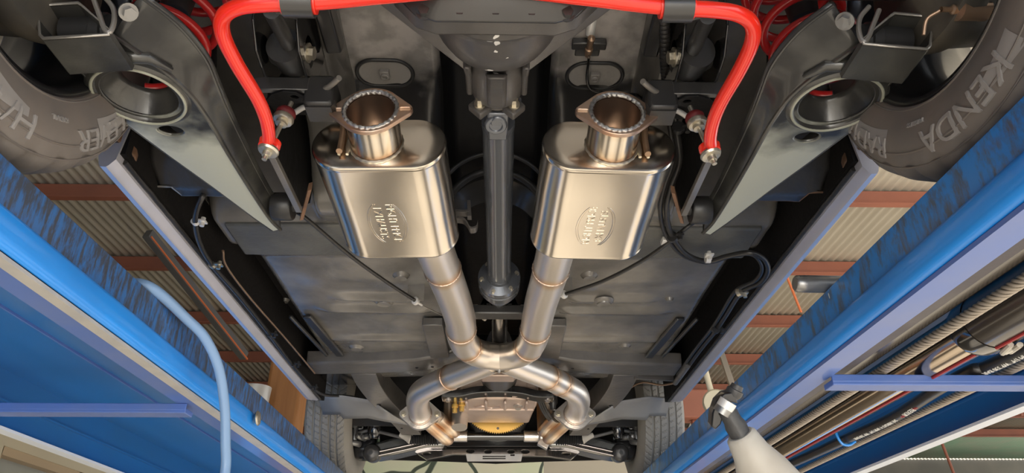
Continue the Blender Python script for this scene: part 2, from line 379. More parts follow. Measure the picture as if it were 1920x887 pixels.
YP = [4.84, 6.12, 7.50, 8.85, 10.2, 11.55, 12.95]
for i, y in enumerate(YP):
    b = MB()
    b.box((0, y, RZ-.09), (23.6, .012, .14)).box((0, y+.03, RZ-.024), (23.6, .06, .008)).box((0, y-.03+.006, RZ-.156), (23.6, .06, .01))
    o = b.build('roof_purlin', M['purlin'], smooth=False)
    nm = ['first one past the rear tyres', 'second one past the rear tyres, level with the round steel bar', 'third one past the rear tyres, where the air hose starts', 'fourth one past the rear tyres', 'fifth one past the rear tyres, holding the lattice trusses', 'sixth one, last before the green roof sheet at lower right', 'seventh one, along the edge of the green roof sheet']
    tag(o, 'red-brown steel roof purlin, '+nm[i], 'roof beam', 'red-brown purlins under the corrugated roof')

# sloped girders running with the bay and a lattice girder across it
def girder(x, ya, yb, za, zb, m, m2, side, label):
    t = thing('roof_girder', (x, ya, za), label, 'roof beam')
    MB().bar((x, ya, za), (x, yb, zb), .16, .2).build('beam', m, t, smooth=False)
    MB().bar((x+side*.09, ya, za-.1), (x+side*.09, yb, zb-.1), .02, .03).build('edge_angle', m2, t, smooth=False)
pA = at(318, 490, Z=4.2); pB = at(458, 668, Z=3.75)
t = thing('roof_girder', pA, 'dark grey roof girder with an orange edge left of the car', 'roof beam')
ext = (pA-pB)*.25
MB().bar(pA+ext, pB, .065, .08).build('beam', M['greybeam'], t, smooth=False)
MB().bar(pA+ext+V((.035, 0, -.03)), pB+V((.035, 0, -.03)), .010, .016).build('edge_angle', M['orangeedge'], t, smooth=False, label='orange edge angle')
pA = at(1402, 500, Z=4.2); pB = at(1300, 690, Z=3.7)
t = thing('roof_girder', pA, 'pale grey roof girder seen between sill and right runway', 'roof beam')
ext = (pA-pB)*.25
MB().bar(pA+ext, pB, .13, .13).build('beam', M['beigebeam'], t, smooth=False)
MB().bar(pA+ext+V((-.08, 0, -.05)), pB+V((-.08, 0, -.05)), .04, .04).build('edge_angle', M['cream'], t, smooth=False)

def lattice(xs, y, z0, z1, m, label):
    t = thing('lattice_truss', (xs[0], y, z0), label, 'roof truss')
    MB().bar((xs[0], y, z1), (xs[-1], y, z1), .08, .1).build('top_chord', m, t, smooth=False)
    MB().bar((xs[0], y, z0), (xs[-1], y, z0), .08, .1).build('bottom_chord', m, t, smooth=False)
    for i, x in enumerate(xs):
        MB().bar((x, y, z0), (x, y, z1), .07, .07, (0, 1, 0)).build('post', m, t, smooth=False)
        if i+1 < len(xs):
            x2 = xs[i+1]; a, b_ = ((x, z0), (x2, z1))
            MB().bar((a[0], y, a[1]), (b_[0], y, b_[1]), .05, .05, (0, 1, 0)).build('diagonal', m, t, smooth=False)
lattice([-5.6, -5.1, -4.6, -4.1, -3.6], 10.2, 3.55, 4.335, M['beigebeam'], 'pale lattice truss beyond the left sill')
lattice([2.5, 3.0, 3.5, 4.0, 4.5], 10.2, 3.5, 4.335, M['beigebeam'], 'pale lattice truss beyond the right sill')
for (a, c, m) in (((1275, 690), (1325, 800), 'purlin'), ((1345, 640), (1375, 730), 'beigebeam')):
    o = MB().bar(at(*a, Y=8.2), at(*c, Y=7.6), .06, .06).build('roof_brace', M[m], smooth=False)
    tag(o, {'purlin': 'red-brown roof brace beside the right front tyre', 'beigebeam': 'pale roof brace behind the clamp-headed stand'}[m], 'roof brace')
o = MB().cyl(at(1468, 500, Y=6.0), at(1502, 585, Y=6.3), .012, 8).build('hanging_cord', M['orangeedge']); tag(o, 'thin orange cord hanging from the roof above the right runway', 'cord')
o = MB().cyl(at(1880, 640, Y=9.0)+V((0, 0, 2)), at(1916, 780, Y=9.4), .02, 8).build('roof_tie', M['purlin']); tag(o, 'thin red-brown tie rod at the far right of the photo', 'tie rod')
o = MB().cyl(at(1755, 800, Y=11.2)+V((-.1, 0, .75)), at(1790, 892, Y=11.2), .022, 8).build('roof_tie', M['purlin']); tag(o, 'slanting red-brown tie rod below the right runway edge', 'tie rod')

# office on the left, end-wall mural
XO = -3.0
b = MB(); wy0, wy1, wz0, wz1 = 4.53, 5.5, 1.2, 2.42
for (ya, yb, za, zb) in ((2.6, wy0, 0, 2.75), (wy1, 7.6, 0, 2.75), (wy0, wy1, wz1, 2.75), (wy0, wy1, 0, wz0)):
    b.box((XO-.06, (ya+yb)/2, (za+zb)/2), (.12, yb-ya, zb-za))
struct(b.build('wall_office', M['creampaint'], smooth=False))
wf = MB()
for (ya, yb, za, zb) in ((wy0, wy1, wz1-.05, wz1), (wy0, wy1, wz0, wz0+.05), (wy0, wy0+.02, wz0, wz1), (wy1-.05, wy1, wz0, wz1)):
    wf.box((XO-.06, (ya+yb)/2, (za+zb)/2), (.10, yb-ya, zb-za))
wfo = struct(wf.build('window_1', M['tanframe'], smooth=False))
MB().box((XO-.09, (wy0+wy1)/2, (wz0+wz1)/2), (.01, wy1-wy0, wz1-wz0)).build('pane', M['glass'], wfo, smooth=False)
p0 = at(640, 865, Y=9.0); p1 = at(1019, 866, Y=9.0)
o = MB().box(((p0.x+p1.x)/2, 9.0, p0.z-.9), (p1.x-p0.x, .06, 1.9)).build('mural_board', M['mural'], smooth=False); tag(o, 'pale green board with dark curving outlines under the car nose', 'mural')
p2 = at(1260, 866, Y=9.2)
o = MB().box(((p1.x+p2.x)/2, 9.2, p0.z-1.0), (p2.x-p1.x+.3, .1, 2.2)).build('partition', M['wall'], smooth=False); tag(o, 'plain beige partition beside the mural board', 'partition')

# timber post and small things beyond the sills
pa = at(487, 790, Y=5.2); pb = at(556, 790, Y=5.2)
o = MB().box(((pa.x+pb.x)/2, 5.32, pa.z/2+.6), (pb.x-pa.x, .22, pa.z+1.2)).build('timber_post', M['timber'], bevel=.03); tag(o, 'orange-brown timber post behind the left sill', 'post')
c = at(478, 750, Y=5.0)
t_ = MB().lathe((c.x, 5.0, c.z-.1), (0, 0, 1), [(0, 0), (0, .085), (.18, .10), (.19, .10), (.19, .085), (.02, .075)], 20).build('white_tub', M['white_clip']); tag(t_, 'small white tub beside the orange-brown post', 'tub')
sh = MB().box((c.x-.08, 5.0, c.z-.115), (.30, .2, .03)); sh.box((c.x-.1, 5.0, (c.z-.13)/2), (.06, .06, c.z-.13)); tag(sh.build('tub_stand', M['greybeam'], smooth=False), 'narrow stand under the small white tub', 'stand')
p0 = at(1327, 712, Y=4.6); p1 = at(1338, 752, Y=4.6)
t = thing('pulley_lamp', p0, 'cream rod with a round cream end beyond the right runway', 'lamp')
MB().cyl(p0+(p0-p1)*4, p1, .02, 12).build('rod', M['creampaint'], t)
MB().lathe(p1-V((0, .05, .02)), (.25, 1, .15), [(0, 0), (0, .075), (.02, .085), (.06, .085), (.08, .07), (.08, 0)], 24).build('round_end', M['creampaint'], t)
pk = at(1300, 762, Y=5.6)
o = MB().box(pk, (.28, .2, .22)).box(pk-V((0, 0, pk.z/2+.05)), (.06, .06, pk.z-.12)).build('red_box', M['purlin'], smooth=False, bevel=.01); tag(o, 'red-brown box on a post behind the right front tyre', 'box')

# ------------------------------------------------------------------ the lift
def runway(s, label):
    W = .65 if s < 0 else .64
    Wo = 1.20 if s < 0 else 1.165
    y0, y1 = -2.5, 4.75; yc = (y0+y1)/2; L = y1-y0
    t = thing('lift_runway', (s*(W+Wo)/2, yc, 1.9), label, 'lift runway')
    # deck plate
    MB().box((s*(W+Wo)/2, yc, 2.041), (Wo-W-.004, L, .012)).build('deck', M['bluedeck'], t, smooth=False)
    # scuffed upper side web and bright lower rail with a rolled bottom edge
    MB().box((s*(W+.003), yc, 2.017), (.006, L, .062)).build('side_web', M['scuffL' if s < 0 else 'scuffR'], t, smooth=False, bevel=.002, label='scuffed upper web of the runway')
    prof = [(W-.001, 1.987), (W-.006, 1.984), (W-.008, 1.978), (W-.008, 1.950), (W-.005, 1.942), (W+.003, 1.937), (W+.006, 1.937), (W+.006, 1.987)]
    MB().loft([[(s*x, y, z) for x, z in prof] for y in (y0, y1)]).build('side_rail', M['blue'], t, ang=60)
    if s < 0:
        MB().box((s*(W+.016), yc, 1.932), (.022, L, .006)).build('bottom_lip', M['lipgrey'], t, smooth=False, label='worn grey lip')
        MB().box((s*(W+.052), yc, 1.936), (.042, L, .006)).box((s*(W+.072), yc, 1.985), (.004, L, .1)).build('inner_flange', M['bluepale'], t, smooth=False)
        MB().bar((s*(W+.30), y0, 2.033), (s*(W+.30), y1, 2.033), .004, .006).build('weld_seam', M['bluepale'], t, smooth=False)
    else:
        MB().box((s*(W+.026), yc, 1.932), (.048, L, .007)).build('inner_flange', M['bluepale'], t, smooth=False)
        MB().box((s*.7165, yc, 1.990), (.047, L, .088)).build('inner_web', M['purple'], t, smooth=False, bevel=.003)
        MB().box((s*.7655, yc, 1.996), (.049, L, .076)).build('channel', M['cylblack'], t, smooth=False, bevel=.010)
    # outer web with a fold; lip coloured pale as a lit edge
    b = MB(); b.box((s*(Wo-.003), yc, 1.972), (.006, L, .15))
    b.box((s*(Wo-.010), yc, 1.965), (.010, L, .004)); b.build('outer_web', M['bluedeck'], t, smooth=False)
    MB().box((s*(Wo-.018), yc, 1.897), (.034, L, .007)).build('outer_lip', M['liplit'], t, smooth=False, label='outer lip with its lit edge painted pale')
    # flat cross straps
    for ys in ((1.68, 3.9, -.5) if s < 0 else (1.43, 3.7, -.7)):
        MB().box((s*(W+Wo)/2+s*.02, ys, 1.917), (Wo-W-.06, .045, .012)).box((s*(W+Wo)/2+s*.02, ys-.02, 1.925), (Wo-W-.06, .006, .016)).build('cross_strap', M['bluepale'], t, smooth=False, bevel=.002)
    return t
RL = runway(-1, 'blue lift runway on the left with a bare underside')
RR = runway(1, 'blue lift runway on the right carrying cylinder, hose and steel ropes')
# right runway hardware
def rope(a, b, r, name, parent, pitch=.075):
    a = V(a); b = V(b); L = (b-a).length; n = int(L/.0035); k = 24; tn = []; d = (b-a)/n
    dn = d.normalized(); x = dn.cross(V((0, 0, 1))).normalized(); y = dn.cross(x); m = MB(); vs = []
    for i in range(n+1):
        for j in range(k):
            al = 2*PI*j/k; gg = abs(math.cos(3*(al-2*PI*i*.0035/pitch))); rr = r*(.84+.18*gg); tn.append(max(0, 1-gg*1.6))
            vs.append(a+d*i+(x*math.cos(al)+y*math.sin(al))*rr)
    fs = [(i*k+j, i*k+(j+1) % k, (i+1)*k+(j+1) % k, (i+1)*k+j) for i in range(n) for j in range(k)]
    return m.add(vs, fs, tn).build(name, M['cable'], parent)
rope((.803, -.6, 1.945), (.803, 4.7, 1.945), .0098, 'steel_rope', RR)
r2x = at(1798, 740, Z=1.945).x
rope((r2x, -.6, 1.945), (r2x, 4.7, 1.945), .0092, 'steel_rope', RR)
MB().lathe((.900, -.8, 1.970), (0, 1, 0), [(0, 0), (0, .052), (2.02, .052), (2.035, .049), (2.04, .044), (2.04, 0)], 36).build('cylinder_barrel', M['cylblack'], RR)
MB().lathe((.900, 1.2, 1.970), (0, 1, 0), [(0, .053), (.035, .054), (.05, .05), (.05, .03)], 36).build('gland_nut', M['gloss'], RR)
MB().lathe((.900, 1.2, 1.970), (0, 1, 0), [(0, .043), (3.3, .043), (3.3, 0)], 36).build('piston_rod', M['cylchrome'], RR, label='shiny piston rod')
MB().cyl((.895, -.7, 1.918), (.895, 1.2, 1.918), .0035, 8).cyl((.895, 1.26, 1.926), (.895, 4.4, 1.926), .003, 8).build('red_reflection', M['redreflect'], RR)  # reflection along barrel and rod, modelled as thin red strips
MB().tube(cr([(.90, 1.17, 1.914), (.91, 1.21, 1.912), (.925, 1.19, 1.918), (.915, 1.17, 1.913), (.932, 1.22, 1.918)], 4), .005, 8).build('rag_tie', M['cream'], RR)
hq = [at(*q, Z=1.948) for q in ((1920, 657), (1821, 696), (1760, 729), (1712, 760), (1676, 782), (1637, 801), (1598, 818), (1545, 842))]
hp = cr([(hq[0].x+.01, -.6, 1.95), (hq[0].x+.01, .3, 1.95)]+hq+[(hq[-1].x-.01, 2.9, 1.955), (hq[-1].x-.01, 4.4, 1.955)], 12)
hz = MB().tube(hp, .0135, 16).build('hydraulic_hose', M['hose'], RR)
def on_hose(body, y, size, m, name):
    vs, fs = text_mesh(body, size, .0004)
    w2 = max(v[0] for v in vs)
    def pt(yy):
        for i in range(len(hp)-1):
            if hp[i].y <= yy <= hp[i+1].y:
                return hp[i].lerp(hp[i+1], (yy-hp[i].y)/(hp[i+1].y-hp[i].y))
        return hp[-1]
    out = []
    for (x, yv, z) in vs:
        c = pt(y+x); al = math.radians(-115)+yv/.0135
        out.append(c+V((math.cos(al), 0, math.sin(al)))*(.0140+z))
    MB().add(out, fs).build(name, m, hz, smooth=False)
on_hose('SAE 100R2AT-4  6MM 1/4\"  WP 330 BAR', 1.30, .013, M['hosewhite'], 'white_print')
on_hose('SAE 100R2AT-4  6MM 1/4\"  WP 330 BAR', hq[5].y-.02, .013, M['hosewhite'], 'white_print')
on_hose('<<             >>', hq[3].y+.02, .016, M['hosered'], 'red_print')
on_hose('FLEXOR', hq[3].y+.02, .017, M['hosewhite'], 'white_print')
for x_, y in ((hq[-2].x, hq[-2].y+.03), (hq[0].x+.01, .3)):
    MB().tube(cr([(x_-.03, y, 2.03), (x_-.03, y, 1.965), (x_-.02, y, 1.935), (x_, y, 1.930), (x_+.02, y, 1.94)], 5), .004, 8).build('hose_hook', M['blue'], RR)
# posts and cross beams that carry the runways (behind and ahead of the picture)
for y, nm in ((-2.38, 'behind the car'), (4.66, 'ahead of the car')):
    o = MB().box((0, y, 1.797), (2.9, .16, .185)).build('lift_crossbeam', M['bluedeck'], smooth=False, bevel=.006); tag(o, 'blue lift cross beam '+nm, 'lift beam')
    for s in (-1, 1):
        o = MB().box((s*1.52, y, 1.3), (.14, .18, 2.6)).build('lift_post', M['bluedeck'], smooth=False, bevel=.006); tag(o, 'blue lift post on the %s, %s' % ('left' if s < 0 else 'right', nm), 'lift post')

# air hose over the left runway
pts = [(-.85, 1.27, 2.06), (-.72, 1.28, 2.065), (-.655, 1.285, 2.06)]
for (px, py, X) in ((350, 598, -.630), (385, 635, -.606), (410, 690, -.588), (421, 760, -.578), (423, 830, -.574), (422, 887, -.572)):
    pts.append(tuple(at(px, py, X=X)))
e = V(pts[-1]); pts += [tuple(e+V((.0, -.01, -.12))), tuple(e+V((.0, -.03, -.5))), tuple(e+V((0, -.05, -1.2))), (e.x-.1, e.y-.15, .02), (e.x-.6, e.y-.5, .02)]
o = MB().tube(cr(pts, 10), .0105, 18).build('air_hose', M['airhose']); tag(o, 'pale blue air hose draped over the left runway', 'air hose')
c = at(476, 785, X=-.64)
o = MB().lathe(c, (1, 0, .1), [(0, 0), (.002, .012), (.01, .02), (.014, .017), (.016, 0)], 18).build('stop_button', M['zinc'], RL)
# bar lying across the right runway
pz = at(1490, 532, Z=2.066)
o = MB().lathe((pz.x, pz.y, 2.066), (1, .03, 0), [(0, 0), (0, .013), (.004, .0165), (.02, .017), (.62, .017), (.62, 0)], 24).build('steel_bar', M['steel']); tag(o, 'grey round steel bar lying across the right runway', 'bar')

# clamp-headed stand, lower right
def stand():
    D = 1.02
    def P(px, py, dd=0): r = RT*((px-CX)/FPX)+UP*((CY-py)/FPX)+FW; return CAM+r*(D+dd)
    t = thing('clamp_stand', V((P(1440, 887).x+.02, P(1440, 887).y, 0)), 'dirty cream tapered stand with a black clamp head, lower right', 'stand')
    a = P(1390, 818); b_ = P(1442, 905); ax = (b_-a).normalized(); L = (b_-a).length
    MB().lathe(a-ax*.004, ax, [(0, 0), (.0, .018), (.004, .022), (.03, .0265), (L*.8, .038), (L*1.2, .045), (L*1.9, .056), (L*1.92, .04)], 36).build('tapered_sleeve', M['cream'], t)
    q = a+ax*L*1.9
    MB().tube([q, V((q.x+.03, q.y, q.z-.2)), V((q.x+.06, q.y, .04))], .03, 18).lathe((q.x+.06, q.y, 0), (0, 0, 1), [(0, 0), (0, .22), (.015, .22), (.03, .05), (.06, .04)], 32).build('pole', M['steel'], t)
    g = P(1366, 775)
    MB().lathe(g, (a-g), [(-.01, .010), (0, .013), (.012, .013), (.02, .0155), (.034, .0145), ((a-g).length+.004, .019)], 24).build('grip', M['grip'], t)
    # crescent clamp plate
    fwd = FW
    out = [(1378, 735), (1358, 738), (1344, 752), (1336, 775), (1334, 800), (1342, 806), (1352, 796), (1356, 782), (1350, 776), (1354, 762), (1366, 754), (1384, 757)]
    c0 = [P(*p) for p in out]
    MB().prism(c0, fwd*.022).build('clamp_plate', M['rim'], t, bevel=.002)
    h1, h2 = P(1352, 775, -.004), P(1366, 752, -.004)
    MB().cyl(h1, h1.lerp(h2, .45), .0125, 20).build('clamp_roller', M['steel'], t)
    MB().cyl(h1.lerp(h2, .45), h2, .0125, 20).build('white_collar', M['white_clip'], t, label='white collar')
    k1, k2 = P(1372, 745, .01), P(1383, 722, .01)
    MB().lathe(k1, (k2-k1), [(0, 0), (0, .009), (.006, .012), (.012, .012), (.013, .0095), ((k2-k1).length, .0085), ((k2-k1).length, 0)], 16).build('knob', M['grip'], t)
stand()

# ------------------------------------------------------------------ the car
CAR = thing('car', (0, 2.2, 2.05), 'underside of a black-painted car with twin stainless exhaust raised on the lift', 'car')
def R2(s, p): return V((s*p[0], p[1], p[2]))
# ---- unseen body shell, added to block light from above and the sides
b = MB(); X, Y0, Y1, Z0, Z1 = .90, -.5, 4.7, 2.5, 3.25
b.box((0, (Y0+Y1)/2, Z1), (2*X, Y1-Y0, .03)).box((-X, (Y0+Y1)/2, 2.93), (.02, Y1-Y0, .64)).box((X, (Y0+Y1)/2, 2.93), (.02, Y1-Y0, .64))
b.box((0, Y0, 2.75), (2*X, .02, 1.0)).box((0, Y1, 2.88), (2*X, .02, .75))
b.build('body_shell_blocker', M['body'], CAR, smooth=False)

def pan_z(x, y):
    ax = abs(x-.004)
    r = ss(1.60, 1.30, y)
    z = 2.385+.215*r+.06*ss(1.3, .8, y)
    z -= .010*ss(1.80, 1.785, y)*(1-r)
    z += .10*ss(.64, .725, ax)*ss(1.7, 1.85, y)+.07*ss(.70, .74, ax)*(1-ss(1.7, 1.85, y))
    z += .19*(1-ss(.095, .165, ax))*ss(1.25, 1.7, y)+.10*(1-ss(.105, .135, ax))*(1-ss(1.25, 1.7, y))
    # rear chassis rails and wheel houses
    rr = ss(1.60, 1.45, y)
    z -= .11*rr*ss(.325, .345, ax)*(1-ss(.425, .445, ax))
    z += .10*rr*ss(.445, .5, ax)
    # pressed ribs of the floor
    for yc, x0, x1, h in ((2.095, .24, .50, .014), (2.19, .22, .56, .015), (2.47, .20, .60, .010)):
        z -= h*math.exp(-((y-yc)/.022)**2)*ss(x0-.03, x0+.03, ax)*(1-ss(x1-.04, x1+.04, ax))
    z -= .006*math.exp(-((y-1.95)/.06)**2)*ss(.2, .3, ax)*(1-ss(.5, .6, ax))
    z += .0035*noise.noise(V((x*5, y*5, 3)))
    # toe board
    z += .62*max(0, y-2.93)*ss(2.9, 3.1, y)*(.35+.65*(1-ss(.45, .55, ax)))
    return z
NX, NY = 170, 270
rows = [[(-.74+1.48*i/NX, y, pan_z(-.74+1.48*i/NX, y)) for i in range(NX+1)] for y in [.3+3.2*j/NY for j in range(NY+1)]]
pm = MB().sheet(rows)
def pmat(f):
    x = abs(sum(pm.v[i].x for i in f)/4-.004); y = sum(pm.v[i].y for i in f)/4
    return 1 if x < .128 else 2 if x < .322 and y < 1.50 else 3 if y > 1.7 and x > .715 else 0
pm.m = [pmat(f) for f in pm.f]
PAN = pm.build('floor_pan', [M['pan'], M['tunnel'], M['dustlit'], M['matte']], CAR, ang=70)
def on_pan(px, py):
    z = 2.45
    for _ in range(12):
        p = at(px, py, Z=z); z = .5*z+.5*pan_z(p.x, p.y)
    return at(px, py, Z=z)
# oval plugs with a square nut in the rear floor panels
for px, py in ((722, 136), (1115, 141)):
    c = on_pan(px, py); e = .02
    n = V((0, (pan_z(c.x, c.y-e)-pan_z(c.x, c.y+e))/(2*e), 1)).normalized(); v = V((0, n.z, -n.y))
    lp = lambda a, k: c+V((1, 0, 0))*((.022 if math.cos(a) > 0 else -.022)+k*math.cos(a))+v*(k*math.sin(a))
    ring = [lp(2*PI*i/48, .042) for i in range(48)]
    pl = MB().tube([p-n*.002 for p in ring], .0045, 10, closed=True).build('plug_seal', M['rubber'], PAN)
    q = MB().loft([[lp(2*PI*i/48, k)-n*h for i in range(48)] for k, h in ((.041, .0), (.036, .003), (.03, .002), (.001, .002))]).build('floor_plug', M['plug'], PAN)
    b = MB(); rot = Matrix((V((1, 0, 0)), v, n)).transposed()
    b.box(c-n*.006, (.022, .026, .012), rot).lathe(c-n*.010, -n, [(0, .0095), (.006, .009), (.006, .005), (-.004, .005)], 18); b.build('captive_nut', M['plug'], PAN, bevel=.002)
# round floor grommets
for px, py, r in ((720, 566, .022), (1132, 566, .022), (668, 651, .02), (1172, 648, .016), (632, 716, .024), (535, 562, .012), (1255, 560, .010), (752, 517, .018), (1105, 517, .018)):
    c = on_pan(px, py)
    MB().lathe(c+V((0, 0, .004)), (0, 0, -1), [(0, r*1.5), (.006, r*1.35), (.010, r*1.02), (.014, r*.95), (.013, 0)], 24).build('floor_grommet', M['pan'], PAN)

# ---- sills
for s in (-1, 1):
    secs = []
    for k in range(41):
        y = 1.215+1.87*k/40; e = .0012*noise.noise(V((y*30, s, 0))); f = ss(2.95, 3.085, y)*.03
        secs.append([R2(s, p) for p in ((.742, y, 2.40), (.752+e, y, 2.308+f), (.762, y, 2.294+f), (.767, y, 2.290+f), (.779, y, 2.291+f), (.783, y, 2.297+f), (.80, y, 2.36), (.88, y, 2.45), (.89, y, 2.62), (.742, y, 2.62))])
    MB().loft(secs).build('sill', M['silver'], CAR, ang=25, label='silver-painted sill edge')
    # black sealer seam inside the sill
    MB().tube([R2(s, (.748+.002*noise.noise(V((k*.9, s*3, 1))), 1.24+1.82*k/60, 2.318)) for k in range(61)], .006, 8).build('seam_sealer', M['seal'], CAR)
    MB().box((s*.7455, 2.16, 2.424), (.012, 1.88, .20)).build('sill_inner_panel', M['matte'], CAR, smooth=False)
    # rusty inner wheel-arch edge and box section at the rear of the sill
    o = [(.80, 1.17, 2.36), (.755, 1.21, 2.35), (.735, 1.25, 2.335), (.75, 1.30, 2.33), (.765, 1.27, 2.36), (.80, 1.26, 2.45), (.80, 1.19, 2.45)]
    MB().prism([R2(s, p) for p in o], (0, 0, .02)).build('arch_edge', M['rust'], CAR, bevel=.003, label='rusty arch edge')
    fl = MB()
    prof = [(1.20, 2.60), (1.26, 2.46), (1.32, 2.37), (1.37, 2.345), (1.405, 2.34)]
    cols = []
    for i in range(15):
        x = .60+.14*i/14; rag = .006*noise.noise(V((x*25, s*2, 0)))+(-.035 if x > .70 else 0)
        cols.append([R2(s, (x, y+(rag if j == 4 else 0), z)) for j, (y, z) in enumerate(prof)])
    fl.sheet(cols).build('torque_box', M['seal'], CAR, solid=.005, ang=60)
    MB().tube([c[4] for c in cols], .0025, 6).build('torn_edge', M['edge' if s < 0 else 'rust'], CAR)
    MB().lathe(R2(s, (.592, 1.37, 2.40)), (0, 1, -.2), [(-.1, .03), (.0, .032), (.03, .026), (.035, 0)], 18).build('drain_boot', M['rust'], CAR)

# ---- wheels
RC, FC = (.77, 2.396), (3.6, 2.382)
SW = [(.016, .222), (.004, .228), (-.001, .240), (-.006, .262), (-.007, .285), (-.002, .308), (.010, .326), (.022, .336), (.04, .342), (.075, .345)]
def side_t(r):
    for (t0, r0), (t1, r1) in zip(SW, SW[1:]):
        if r0 <= r <= r1: return t0+(t1-t0)*(r-r0)/(r1-r0)
    return SW[-1][0]
def rear_wheel(s):
    x0 = .650; W = .235; o = V((s*x0, RC[0], RC[1])); ax = V((s, 0, 0)); n = 180
    half = SW+[(.08, .345), (.082, .337), (.092, .337), (.094, .346)]
    prof = half+[(W-t, r) for t, r in reversed(half)]
    b = MB(); vs = []; k = len(prof)
    for j in range(n):
        a = 2*PI*j/n
        for i, (t, r) in enumerate(prof):
            tt = min(t, W-t); rr = r
            if .005 < tt < .07 and r > .318: rr -= .006*(1 if (j % 6) in (0, 1) else 0)
            vs.append(o+ax*t+V((0, math.cos(a)*rr, math.sin(a)*rr)))
    fs = [(j*k+i, ((j+1) % n)*k+i, ((j+1) % n)*k+i+1, j*k+i+1) for j in range(n) for i in range(k-1)]
    ty = b.add(vs, fs).build('tyre', M['tyre'], CAR, ang=30, label='rear tyre with raised lettering')
    # bead rings
    for rr in (.232, .300, .322):
        MB().tube([o+ax*(side_t(rr)-.0005)+V((0, math.cos(a)*rr, math.sin(a)*rr)) for a in [2*PI*j/90 for j in range(90)]], .0016, 6, closed=True).build('moulded_ring', M['tyre'], ty)
    def word(txt, a0, size, rb, dirn, m='letter', sx=1.0, nm='raised_lettering'):
        vs, fs = text_mesh(txt, size, .0015, sx); w = max(v[0] for v in vs); out = []
        for x, y, z in vs:
            a = math.radians(a0)+dirn*(x)/rb; r = rb+y
            out.append(o+ax*(side_t(r)-.0008-z-.0006)+V((0, math.cos(a)*r, math.sin(a)*r)))
        MB().add(out, fs).build(nm, M[m], ty, smooth=False)
    if s > 0:
        word('KENDA', 271, .052, .291, 1, sx=1.15); word('RADIAL', 327, .047, .290, 1, sx=1.1)
        word('TUBELESS', 293, .010, .258, 1)
    else:
        word('KLEVER', 324, .050, .291, -1, sx=1.12); word('H/T', 275, .052, .291, -1, sx=1.25)
        word('RADIAL', 296, .011, .262, -1)
    # decorative grey wedge bands on the sidewall (moulded smoother panels)
    for a0, a1, r0, r1 in ((246, 262, .274, .30), (310, 345, .262, .286)) if s > 0 else ((262, 281, .258, .284), (318, 340, .262, .29)):
        rows = []
        for q in range(13):
            f = q/12; a = math.radians(a0+(a1-a0)*f); ra = r0+(.012*f); rb_ = r1+(.0)+.012*(1-f)
            rows.append([o+ax*(side_t(ra+(rb_-ra)*h/4)-.0007)+V((0, math.cos(a), math.sin(a)))*(ra+(rb_-ra)*h/4) for h in range(5)])
        MB().sheet(rows).build('moulded_panel', M['letter'], ty, ang=60)
    # rim barrel, hub face and brake drum
    rp = [(.018, .222), (.010, .226), (.006, .2225), (.010, .214), (.03, .208), (.055, .207), (.07, .19), (.12, .186), (.17, .19), (.19, .205), (.225, .222)]
    MB().lathe(o, ax, rp, 90).build('rim', M['rim'], CAR, ang=50)
    sp = MB().lathe(o, ax, [(.165, .0), (.165, .07), (.155, .075)], 40)
    for q in range(5):
        a = 2*PI*q/5+.3; d = V((0, math.cos(a), math.sin(a))); u = V((0, -math.sin(a), math.cos(a)))
        sp.loft([[o+ax*t+d*r+u*w for t, w in ((.15, -wd), (.15, wd), (.185, wd*.8), (.185, -wd*.8))] for r, wd in ((.06, .034), (.12, .028), (.192, .034))])
    sp.build('wheel_spokes', M['rim'], CAR, ang=40)
    MB().lathe(o, ax, [(-.01, 0), (-.01, .05), (-.004, .055), (.01, .12), (.012, .142), (.03, .146), (.05, .142), (.052, .136), (.11, .132), (.118, .125), (.118, 0)], 60).build('brake_drum', M['drum'], CAR, ang=40, label='dusty brake drum')
    if s > 0:
        bp_ = at(1800, 18, X=.67); MB().lathe(bp_, (-1, -.1, -.1), [(-.04, .016), (.004, .016), (.006, .007), (.012, .007), (.014, .004), (.03, .004)], 14).tube(cr([bp_+V((-.03, 0, -.003)), bp_+V((-.045, .01, -.01)), bp_+V((-.05, .02, -.03))], 6), .0025, 8).build('brake_line', M['rodsteel'], CAR)
for s in (-1, 1): rear_wheel(s)
def front_wheel(s):
    x0, W, R = .668, .205, .330; o = V((s*x0, FC[0], FC[1])); ax = V((s, 0, 0)); n = 432
    ts = [0.0, .004, .012, .022, .030]; core = [(.012, .20), (.002, .215), (-.004, .245), (-.004, .275), (.004, .300), (.014, .316)]
    tr = [.018+(W-.036)*i/40 for i in range(41)]; prof = core+[(t, R) for t in tr]+[(W-t, r) for t, r in reversed(core)]
    k = len(prof); vs = []
    for j in range(n):
        a = 2*PI*j/n
        for t, r in prof:
            rr = r
            if r == R:
                rr -= .012*((abs(t-W/2)/(W/2))**4)
                g = min(abs(t-q) for q in (.052, .084, .122, .154))
                if g < .0042: rr -= .007
                else:
                    u = abs(t-W/2); ph = (a*R*1000+(900*u if u > .05 else 500*t)) % 30.0
                    if ph < 4.9: rr -= .004
            vs.append(o+ax*t+V((0, math.cos(a)*rr, math.sin(a)*rr)))
    fs = [(j*k+i, ((j+1) % n)*k+i, ((j+1) % n)*k+i+1, j*k+i+1) for j in range(n) for i in range(k-1)]
    MB().add(vs, fs).build('front_tyre', M['tread'], CAR, ang=25, label='front tyre with grooved tread')
    MB().lathe(o, ax, [(.012, .20), (.008, .205), (.012, .19), (.05, .185), (.14, .18), (.15, .06), (.15, 0)], 60).build('front_rim', M['rim'], CAR)
    MB().lathe(o, ax, [(.03, 0), (.03, .13), (.05, .135), (.05, 0)], 48).build('brake_disc', M['drum'], CAR)
for s in (-1, 1): front_wheel(s)

